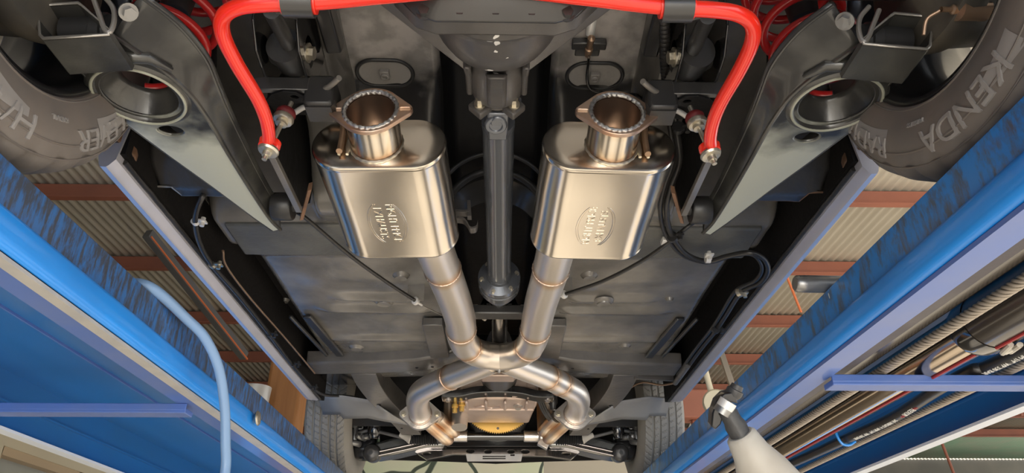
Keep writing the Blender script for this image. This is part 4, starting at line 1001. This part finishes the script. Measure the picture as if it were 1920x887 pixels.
# weld seam where the two elbows meet
MB().tube([pc+V((0, math.cos(a)*PR, math.sin(a)*PR)) for a in [2*PI*i/60 for i in range(60)]], .0042, 10, closed=True).build('crossover_weld', M['weldsilver'], CAR)

# ---- handbrake cables
def cable_run(pts, r, m, name, parent=CAR): return MB().tube(cr(pts, 8), r, 12).build(name, M[m], parent)
c0 = cable_run([at(548, 395, Z=2.40), at(572, 408, Z=2.36), at(660, 482, Z=2.335), at(730, 532, Z=2.33), at(775, 561, Z=2.33)], .0052, 'hose', 'handbrake_cable')
c1 = cable_run([at(1330, 395, Z=2.42), at(1290, 425, Z=2.36), at(1215, 482, Z=2.335), at(1135, 525, Z=2.33), at(1062, 551, Z=2.33)], .0052, 'hose', 'handbrake_cable')
for c, a, d in ((c0, (779, 564), (795, 574)), (c1, (1058, 552), (1046, 556))):
    a_, d_ = at(*a, Z=2.33), at(*d, Z=2.33); ax = (d_-a_).normalized()
    MB().lathe(a_, ax, [(-.006, .006), (-.004, .012), (.003, .013), (.006, .012), (.006, .0055), (.035, .0045), (.035, 0)], 20).build('cable_end', M['white_clip'], c, label='bright cable end')
    MB().box(a_+V((0, .0, .045)), (.05, .004, .09)).build('cable_bracket', M['pan'], c)
MB().cyl(at(790, 572, Z=2.33), at(835, 594, Z=2.33), .0018, 8).build('inner_wire', M['edge'], c0)
MB().tube(cr([at(1048, 556, Z=2.33), at(985, 575, Z=2.325), at(925, 594, Z=2.32), at(905, 599, Z=2.32)], 5), .0026, 10).build('inner_wire', M['edge'], c1)
q = at(893, 596, Z=2.325)
MB().tube(cr([q+V((-.03, .02, .0)), q+V((-.03, -.02, 0)), q+V((.0, -.028, 0)), q+V((.028, -.01, 0)), q+V((.026, .012, 0))], 5), .006, 10).box(q+V((0, .0, .006)), (.05, .03, .006)).build('cable_equaliser', M['alu2'], CAR)
# gear/exhaust bracket hook in the tunnel, left of the shaft
hk = MB()
for y_, o_ in ((396, 0), (411, 1)):
    pp = [at(838, y_, Y=1.50), at(866, y_+2, Y=1.50), at(876, y_+10, Y=1.50), at(882, y_+20, Y=1.5), at(893, y_+18, Y=1.5), at(896, y_+8, Y=1.5)] if o_ else [at(838, y_, Y=1.53), at(868, y_+4, Y=1.53), at(880, y_+3, Y=1.53)]
    rr = cr(pp, 4); hk.loft([[p+V((0, -.012, .003)), p+V((0, .012, .003)), p+V((0, .012, -.003)), p+V((0, -.012, -.003))] for p in rr])
hk.prism([at(876, 375, Y=1.52), at(882, 375, Y=1.52), at(884, 405, Y=1.52), at(876, 405, Y=1.52)], (0, .02, 0))
hk.build('hook_bracket', M['castiron'], CAR, bevel=.001)

# ---- lines along the sills
def clip(p, d, m='white_clip', r=.0085, parent=CAR):
    d = V(d).normalized(); e = d.cross(V((0, 0, 1))).normalized()
    MB().tube([p-d*.006, p+d*.006], r, 16).box(p+e*.016, (.02, .02, .004)).cyl(p+e*.018+V((0, 0, -.012)), p+e*.018+V((0, 0, .01)), .0055, 10).build('pipe_clip', M[m], parent)
ZL = 2.308
lp = [at(396, 350, Z=2.37), at(378, 372, Z=2.33), at(366, 410, Z=2.312), at(374, 455, Z=ZL), at(398, 497, Z=ZL), at(448, 555, Z=ZL), at(500, 620, Z=ZL), at(545, 680, Z=ZL), at(588, 728, Z=2.312), at(612, 741, Z=2.325), at(650, 743, Z=2.36), at(700, 752, Z=2.38)]
bl = MB().tube(cr(lp, 8), .0062, 14).build('brake_pipe', M['hose'], CAR)
b2 = MB().tube(cr([at(418, 470, Z=2.34), at(425, 500, Z=2.33), at(470, 560, Z=2.33), at(540, 640, Z=2.33), at(590, 700, Z=2.33)], 6), .0032, 10).build('fuel_pipe', M['rodsteel'], CAR)
for x, y, m in ((366, 416, 'white_clip'), (398, 497, 'zinc'), (505, 627, 'rubber'), (550, 683, 'rubber'), (584, 726, 'rubber')): clip(at(x, y, Z=ZL if y > 430 else 2.312), (0.1, 1, 0), m, parent=bl)
rp_ = [(1262, 195, 2.45), (1268, 240, 2.42), (1275, 300, 2.39), (1258, 350, 2.37), (1250, 390, 2.35), (1257, 435, 2.345), (1285, 475, 2.335), (1325, 490, 2.33), (1365, 480, 2.325), (1405, 474, 2.315), (1432, 485, 2.308), (1440, 507, 2.305), (1425, 530, 2.305), (1390, 548, 2.305), (1362, 590, 2.308), (1342, 620, 2.308), (1310, 660, 2.308), (1278, 705, 2.308)]
fh = None
for dz, off in ((0, 0), (.004, 9)):
    pts = []
    P_ = [at(x, y, Z=z) for x, y, z in rp_]
    for i, p in enumerate(P_):
        t = (P_[min(i+1, len(P_)-1)]-P_[max(i-1, 0)]).normalized(); e = t.cross(V((0, 0, 1))); pts.append(p-e*(off*.0016)+V((0, 0, dz)))
    fh = MB().tube(cr(pts, 8), .0068 if off == 0 else .0056, 14).build('fuel_hose', M['hose'], CAR)
for x, y, z, d in ((1327, 484, 2.325, (1, 0, 0)), (1388, 548, 2.30, (-.5, .8, 0)), (1342, 618, 2.303, (-.1, 1, 0)), (1262, 445, 2.34, (.5, .8, 0)), (1272, 240, 2.41, (.1, 1, .0))):
    clip(at(x, y, Z=z), d, 'white_clip' if y in (484,) else 'zinc' if y in (548,) else 'rubber', .0135, fh)
MB().cyl(at(1290, 685, Z=2.303), at(1266, 718, Z=2.303), .0105, 18).build('line_sleeve', M['greyplate'], fh)
MB().tube(cr([at(1266, 718, Z=2.305), at(1240, 722, Z=2.33), at(1205, 717, Z=2.36), at(1180, 728, Z=2.37), at(1150, 745, Z=2.38)], 6), .004, 10).build('fuel_pipe', M['rodsteel'], CAR)
MB().bar(at(1190, 706, Z=2.345), at(1262, 710, Z=2.345), .014, .02).build('line_bracket', M['greyplate'], CAR, smooth=False)
MB().box(at(1246, 452, Z=2.35), (.016, .03, .014)).build('label_clip', M['white_clip'], fh, bevel=.002)
# ribbed conduit and small brake pipe at the rear right
cp = cr([at(1243, -10, Z=2.46), at(1246, 60, Z=2.46), at(1247, 120, Z=2.46), at(1252, 165, Z=2.45), at(1262, 200, Z=2.45)], 24)
MB().tube(cp, [.0105 if i % 3 else .0085 for i in range(len(cp))], 14).build('ribbed_conduit', M['hose'], CAR)
bz = lambda x, y, h=.012: on_pan(x, y)-V((0, 0, h))
MB().tube(cr([bz(1103, 88, .03), bz(1102, 110, .018), bz(1100, 140), bz(1106, 158), bz(1124, 165), bz(1160, 168), bz(1195, 171), bz(1208, 180, .02), bz(1213, 200, .04)], 6), .0035, 10).build('brake_pipe', M['gloss'], CAR)
p = on_pan(1104, 75)
bq = MB().box(p-V((0, .0, .012)), (.075, .022, .016)).box(p-V((.0, -.02, .004)), (.055, .05, .006)).build('pipe_bracket', M['black'], CAR, bevel=.003)
MB().lathe(p-V((0, -.012, .02)), (0, -1, -.2), [(-.02, .006), (0, .009), (.01, .009), (.012, .006), (.05, .008), (.055, 0)], 14).build('pipe_union', M['rodsteel'], bq)
MB().cyl(p-V((.0, .02, .004)), p-V((-.004, .075, -.02)), .010, 14).build('union_nut', M['white_clip'], bq)
# foot plates and little square plates in front of the heel board
for (x, y) in ((626, 402), (1228, 402)):
    p = at(x, y, Z=2.40); MB().box(p, (.07, .07, .012)).box(p-V((0, 0, .008)), (.03, .055, .004)).build('mount_plate', M['greyplate'], CAR, bevel=.002)
MB().box((.004-.42, 1.68, 2.376), (.52, .17, .02)).build('torque_member', M['member'], CAR, bevel=.006)
MB().box((.004+.42, 1.68, 2.376), (.52, .17, .02)).build('torque_member', M['member'], CAR, bevel=.006)

# ---- gearbox crossmember of the body
for s in (-1, 1):
    secs = []
    for x, y, z in ((.715, 2.72, 2.345), (.60, 2.715, 2.345), (.45, 2.70, 2.345), (.30, 2.675, 2.345), (.20, 2.655, 2.355), (.13, 2.645, 2.38), (.09, 2.64, 2.42)):
        secs.append([R2(s, (x, y+dy, z+dz)) for dy, dz in ((-.075, .05), (-.07, .006), (-.062, 0), (.062, 0), (.07, .006), (.075, .05))])
    MB().loft(secs).build('floor_crossmember', M['greyplate'], CAR, ang=30, bevel=.003)
    b = MB()
    for x, y in ((.24, .02), (.30, .03)): b.lathe(R2(s, (x, 2.66+y, 2.343)), (0, 0, 1), [(0, 0), (0, .006), (.003, .006)], 10)
    b.build('drain_holes', M['gloss'], CAR)
    # floor ribs beside the crossmember (rail box and channel)
    MB().box(R2(s, (.205, 2.42, 2.365)), (.07, .34, .03)).build('tunnel_rail', M['greyplate'], CAR, bevel=.004)
    MB().bar(R2(s, (.62, 2.24, 2.376)), R2(s, (.585, 2.63, 2.372)), .03, .012).bar(R2(s, (.675, 2.24, 2.376)), R2(s, (.635, 2.63, 2.372)), .012, .012).build('floor_channel', M['black'], CAR, bevel=.004)
    # front chassis rail: bottom plate curving inwards and forwards
    cl = cr([R2(s, p) for p in ((.520, 2.78, 2.345), (.518, 2.92, 2.335), (.495, 3.06, 2.315), (.455, 3.18, 2.29), (.415, 3.28, 2.262), (.385, 3.36, 2.235))], 6)
    wd = [.050-.006*i/len(cl) for i in range(len(cl))]
    MB().loft([[p+V((-q, 0, .09)), p+V((-q, 0, 0)), p+V((q, 0, 0)), p+V((q, 0, .09))] for p, q in zip(cl, wd)]).build('chassis_rail', M['greyplate'], CAR, ang=40, bevel=.002)
    b = MB()
    for i, r in ((14, .010), (21, .007), (26, .006)): b.lathe(cl[i]+V((s*.02, 0, -.0015)), (0, 0, 1), [(0, 0), (0, r), (.004, r)], 14)
    b.build('rail_hole', M['gloss'], CAR)
    # grey wing skirt panel and toe panel outboard of the rail
    tp_ = ((596, 742), (640, 741), (665, 745), (695, 750), (712, 762), (735, 778)); bt_ = ((606, 777), (638, 777), (644, 785), (690, 784), (722, 790), (770, 797))
    rows = []
    for k in range(6):
        f = k/5; row = []
        for (xa, ya), (xb, yb_) in zip(tp_, bt_):
            q_ = at(xa+(xb-xa)*f, ya+(yb_-ya)*f, Y=3.10+.12*f); row.append(V((-s*q_.x, q_.y, q_.z)))
        rows.append(row)
    MB().sheet(rows).build('wing_skirt', M['lightplate'], CAR, solid=.004, ang=60)
    MB().loft([[R2(s, p) for p in q] for q in (((.53, 2.80, 2.372), (.725, 2.80, 2.372), (.725, 2.80, 2.40), (.53, 2.80, 2.40)), ((.53, 3.12, 2.40), (.725, 3.12, 2.40), (.725, 3.12, 2.43), (.53, 3.12, 2.43)))]).build('toe_panel', M['gloss'], CAR, bevel=.003)
    MB().box(R2(s, (.60, 3.42, 2.47)), (.5, .02, .36)).build('wheel_arch_liner', M['black'], CAR, smooth=False)

# ---- engine bay seen from below
ex = .012
MB().box((ex, 4.15, 2.76), (1.2, .8, .5)).build('engine_block', M['black'], CAR, smooth=False)
gp = [(-.165, 2.285), (.165, 2.285), (.175, 2.40), (-.175, 2.40)]
sm = MB().loft([[(ex+x*k, y, z+dz) for x, z in gp] for k, y, dz in ((.94, 2.93, .035), (1.0, 2.95, .01), (1.0, 3.02, 0), (.92, 3.16, -.004), (.86, 3.30, -.008))]).build('gearbox_pan', M['alu'], CAR, bevel=.010, ang=40, seg=3)
b = MB()
for x in (-.13, -.05, .03, .12): b.box((ex+x, 2.945, 2.345), (.012, .03, .09)).box((ex+x, 3.01, 2.283), (.012, .12, .014))
b.box((ex, 3.075, 2.283), (.31, .012, .012))
b.box((ex, 2.935, 2.335), (.30, .012, .012)).box((ex+.085, 2.935, 2.318), (.055, .02, .04)); b.build('pan_rib', M['alu'], sm, bevel=.004)
MB().hexbolt((ex+.085, 3.02, 2.284), (0, -.2, -1), .014, .014).build('drain_plug', M['alu2'], sm)
MB().tube(cr([(ex-.10, 3.04, 2.283), (ex-.06, 3.02, 2.283), (ex-.03, 3.05, 2.283), (ex+.01, 3.03, 2.283)], 5), .006, 8).build('cast_logo', M['alu'], sm)
rg = []; n = 216; pr_ = []
vs = []
for j in range(n):
    a = 2*PI*j/n; r = .178 if j % 2 else .171
    vs += [(ex+math.cos(a)*r, 3.33, 2.415+math.sin(a)*r), (ex+math.cos(a)*r, 3.345, 2.415+math.sin(a)*r)]
fs = [(2*j, 2*((j+1) % n), 2*((j+1) % n)+1, 2*j+1) for j in range(n)]+[tuple(2*j for j in range(n))]
rgo = MB().add(vs, fs).build('ring_gear', M['gold'], CAR, smooth=False, label='gold toothed ring gear')
MB().lathe((ex, 3.327, 2.415-.155), (0, -1, 0), [(0, 0), (0, .006), (-.004, .006)], 12).build('timing_hole', M['gloss'], rgo)
MB().lathe((ex, 3.33, 2.415), (0, 1, 0), [(.03, .10), (.03, .15), (.05, .155), (.4, .155)], 50).build('bell_housing', M['castiron'], CAR)
MB().box((ex, 3.70, 2.46), (1.16, .02, .44)).build('engine_bay_shield', M['matte'], CAR, bevel=.003)
# gearbox mount plate with two bolts (black bent strap in front of the pipes)
st = cr([(ex-.23, 2.93, 2.288), (ex-.16, 2.925, 2.288), (ex-.07, 2.915, 2.302), (ex+.07, 2.915, 2.302), (ex+.16, 2.925, 2.288), (ex+.23, 2.93, 2.288)], 6)
gm = MB().loft([[p+V((0, -.03, 0)), p+V((0, .03, -.004)), p+V((0, .03, .012)), p+V((0, -.03, .03))] for p in st]).build('gearbox_mount', M['gloss'], CAR, bevel=.003, ang=40)
b = MB()
for sg in (-1, 1): MB().hexbolt((ex+sg*.205, 2.93, 2.286), (0, 0, -1), .009, .010).build('mount_bolt', M['alu2'], gm)
MB().loft([[(ex+x, y, 2.31+z) for x, z in ((-.09, .03), (-.06, -.012), (.06, -.012), (.09, .03))] for y in (2.64, 2.72)]).build('tail_mount', M['alu'], CAR, bevel=.004)
# selector shaft, unions and starter on the left of the pan
b = MB()
for x, y in ((853, 765), (866, 762)):
    p = at(x, y, Y=3.0); MB().lathe(p, (0, 0, 1), [(-.02, 0), (-.02, .010), (0, .010), (.002, .014), (.014, .014), (.016, .008), (.04, .008)], 10).build('brass_union', M['gold'], sm)
p = at(862, 790, Y=3.15); MB().lathe(p, (0, .3, 1), [(-.03, 0), (-.03, .034), (.02, .036), (.08, .04)], 24).build('starter_solenoid', M['alu2'], CAR)
for dx in (0, .014, -.012):
    MB().tube(cr([at(1013+dx*300, 752, Y=3.0), at(1022+dx*300, 772, Y=3.05), at(1035+dx*300, 790, Y=3.15)], 5), .006, 8).build('cooler_line', M['hose'], CAR)
p = at(1037, 760, Y=3.05); MB().lathe(p, (0, 0, 1), [(-.02, 0), (-.02, .012), (.0, .014), (.01, .02), (.06, .02)], 12).build('sensor', M['rubber'], CAR)

# ---- front suspension
YR = 3.40
def F(px, py, y=YR): return at(px, py, Y=y)
rk = MB().cyl(F(868, 818), F(990, 818), .019, 22).build('steering_rack', M['gloss'], CAR)
p = F(868, 818); MB().lathe(p, (-1, 0, 0), [(-.02, 0), (-.02, .026), (.06, .026), (.064, .030), (.12, .028), (.13, .02)], 22).build('rack_end_housing', M['alu2'], rk)
p = F(990, 818); MB().lathe(p, (1, 0, 0), [(-.02, 0), (-.02, .026), (.05, .026), (.054, .036), (.10, .034), (.11, .02)], 22).box(p+V((.075, -.01, -.03)), (.05, .04, .05), Matrix.Rotation(.5, 3, 'Y')).build('rack_pinion_housing', M['alu2'], rk, bevel=.003)
for s, pts in ((-1, ((822, 822), (770, 824), (752, 816))), (1, ((1042, 822), (1092, 824), (1110, 817)))):
    a, b_, c = [F(*q) for q in pts]; d = (b_-a)
    pr_ = []
    for i in range(25): t = d.length*i/24; pr_.append((t, (.034 if i % 2 else .025)*(1-.25*i/24)))
    bt = MB().lathe(a, d, [(0, 0)]+pr_+[(d.length+.012, .012), (d.length+.012, 0)], 24).build('rack_boot', M['rubber'], rk, ang=25)
    MB().lathe(b_-d.normalized()*.004, (c-b_), [(0, .022), (.004, .024), (.02, .018), ((c-b_).length+.01, .011)], 18).build('boot_clamp', M['cream'], bt)
    q = [(695, 806), (665, 814)] if s < 0 else [(1165, 806), (1193, 813)]
    tr = MB().cyl(b_, F(*q[0], y=3.46), .008, 14).build('tie_rod', M['greyplate'], CAR)
    MB().cyl(F(*q[0], y=3.46), F(*q[1], y=3.48), .011, 14).lathe(F(*q[1], y=3.48), (0, 0, 1), [(-.035, 0), (-.035, .013), (-.012, .018), (.012, .016), (.03, .008), (.04, .008)], 18).build('tie_rod_end', M['steel'], tr)
    # lower wishbone: glossy tapered pressing
    def W2(px, py, y): return at(px, py, Y=y)
    A = [(700, 830), (745, 818), (800, 812), (838, 822), (832, 838), (800, 838), (740, 852), (700, 858)] if s < 0 else [(1160, 830), (1115, 818), (1062, 812), (1024, 822), (1030, 838), (1062, 838), (1120, 852), (1160, 858)]
    lo = [W2(x, y, 3.50) for x, y in A]
    MB().loft([[p+V((0, -.05*k, .0)) for p in lo] for k in (0,)]+[[p+V((0, .13, .0)) for p in lo]]).build('lower_wishbone', M['glossmetal'], CAR, bevel=.014, seg=3)
    r0 = [W2(*q_, 3.485) for q_ in (((705, 848), (770, 834), (835, 818)) if s < 0 else ((1155, 848), (1092, 834), (1028, 818)))]
    MB().tube(r0, .0065, 10).tube([p+V((0, 0, -.018)) for p in r0], .0055, 10).build('wishbone_lip', M['chrome'], CAR)
    # knuckle, ball joint, damper, spring seat
    kx = 697 if s < 0 else 1163
    p = F(kx, 849, 3.49)
    MB().lathe(p, (0, -1, -.15), [(-.06, .045), (.0, .042), (.012, .038), (.02, .030), (.022, .012), (.026, .010), (.026, 0)], 28).build('ball_joint', M['black'], CAR)
    MB().lathe(p, (0, -1, -.15), [(.0205, 0), (.0215, .018), (.024, .018), (.026, .010), (.026, 0)], 20).build('joint_cap', M['castiron'], CAR)
    k2 = R2(s, (.625, 3.56, 2.26))
    MB().loft([[k2+V((x*w_, y*w_, z)) for x, y in ((-.05, -.05), (.05, -.05), (.05, .05), (-.05, .05))] for z, w_ in ((-.10, .7), (-.06, 1.1), (0, .9), (.08, .7), (.2, .6))]).build('steering_knuckle', M['rim'], CAR, bevel=.01)
    b = MB(); mm = ((672, 768), (668, 782), (664, 796), (672, 818), (661, 830), (683, 820)) if s < 0 else ((1186, 768), (1190, 782), (1194, 796), (1186, 818), (1197, 830), (1176, 820))
    for i, (x, y) in enumerate(mm): MB().lathe(F(x, y, 3.45), (random.uniform(-.6, .6), -1, random.uniform(-.4, .4)), [(-.05, .016), (0, .014), (.006, .010), (.014, .010), (.016, 0)], 10).build('caliper_bolt', M['steel'], CAR)
    MB().box(F(675 if s < 0 else 1185, 785, 3.52), (.07, .09, .14)).build('brake_caliper', M['rim'], CAR, bevel=.012)
    dx = 702 if s < 0 else 1158
    a, c = F(dx+ (2 if s < 0 else -2), 762, 3.46), F(dx, 812, 3.46)
    MB().cyl(a+V((0, .04, .12)), c, .031, 24).lathe(c, (c-a), [(-.03, .033), (0, .033), (.01, .026), (.02, .02), (.03, .02), (.03, 0)], 24).build('front_damper', M['gloss'], CAR, bevel=.002)
    # splash shield between rail and wishbone
    MB().prism([F(x, y, 3.66) for x, y in (((712, 792), (800, 800), (805, 850), (712, 850)) if s < 0 else ((1150, 792), (1062, 800), (1058, 850), (1150, 850)))], (0, .02, .03)).build('splash_shield', M['rubber'], CAR)
# crossmember lattice with pressed slots and a pale plate
def FX(px, py, y=3.55): return at(px, py, Y=y)
out = [(776, 836), (812, 843), (905, 841), (945, 841), (1050, 843), (1092, 836), (1088, 848), (1070, 862), (1030, 856), (850, 852), (800, 862), (778, 848)]
b = MB(); P_ = [FX(x, y) for x, y in out]
org = sum(P_, V())/len(P_)
holes = []
for hx_, hy, rx, ry in ((882, 846, .020, .010), (915, 847, .018, .009), (958, 847, .018, .009), (985, 847, .02, .010), (800, 851, .024, .008), (1062, 851, .024, .008)):
    c = FX(hx_, hy); holes.append([(c.x-org.x+rx*math.cos(a), c.z-org.z+ry*math.sin(a)) for a in [2*PI*i/14 for i in range(14)]])
cm = b.holed([(p.x-org.x, p.z-org.z) for p in P_], holes, lambda u, v, w_: V((org.x+u, org.y+w_, org.z+v)), .03).build('front_crossmember', M['chrome'], CAR, bevel=.003)
q0, q1 = FX(873, 849, 3.53), FX(982, 864, 3.53)
MB().prism([FX(x, y, 3.53) for x, y in ((873, 851), (980, 851), (977, 865), (876, 865))], (0, .006, 0)).build('pale_plate', M['lipgrey'], cm, bevel=.001)
b = MB()
for y in (856, 860): b.prism([FX(x, y+dy, 3.528) for x, dy in ((905, -1), (948, -1), (948, 1), (905, 1))], (0, .003, 0))
b.prism([FX(x, y, 3.528) for x, y in ((957, 852), (965, 852), (965, 855), (957, 855))], (0, .003, 0)); b.build('plate_slot', M['gloss'], cm, smooth=False)
MB().loft([[at(x, y, Y=yy) for x, y in ((690, 838), (1170, 838), (1165, 862), (1020, 866), (930, 870), (840, 866), (700, 862))] for yy in (3.72, 3.9)]).build('front_valance', M['matte'], CAR, bevel=.004)
MB().prism([F(x, y, 3.62) for x, y in ((840, 808), (1030, 808), (1035, 838), (835, 838))], (0, .03, .01)).build('engine_subframe', M['rim'], CAR, bevel=.004)
MB().tube([at(x, y, Y=3.74) for x, y in ((694, 858), (740, 852), (775, 849))], .006, 8).build('valance_edge', M['orangeedge'], CAR)
bpy.context.view_layer.update()
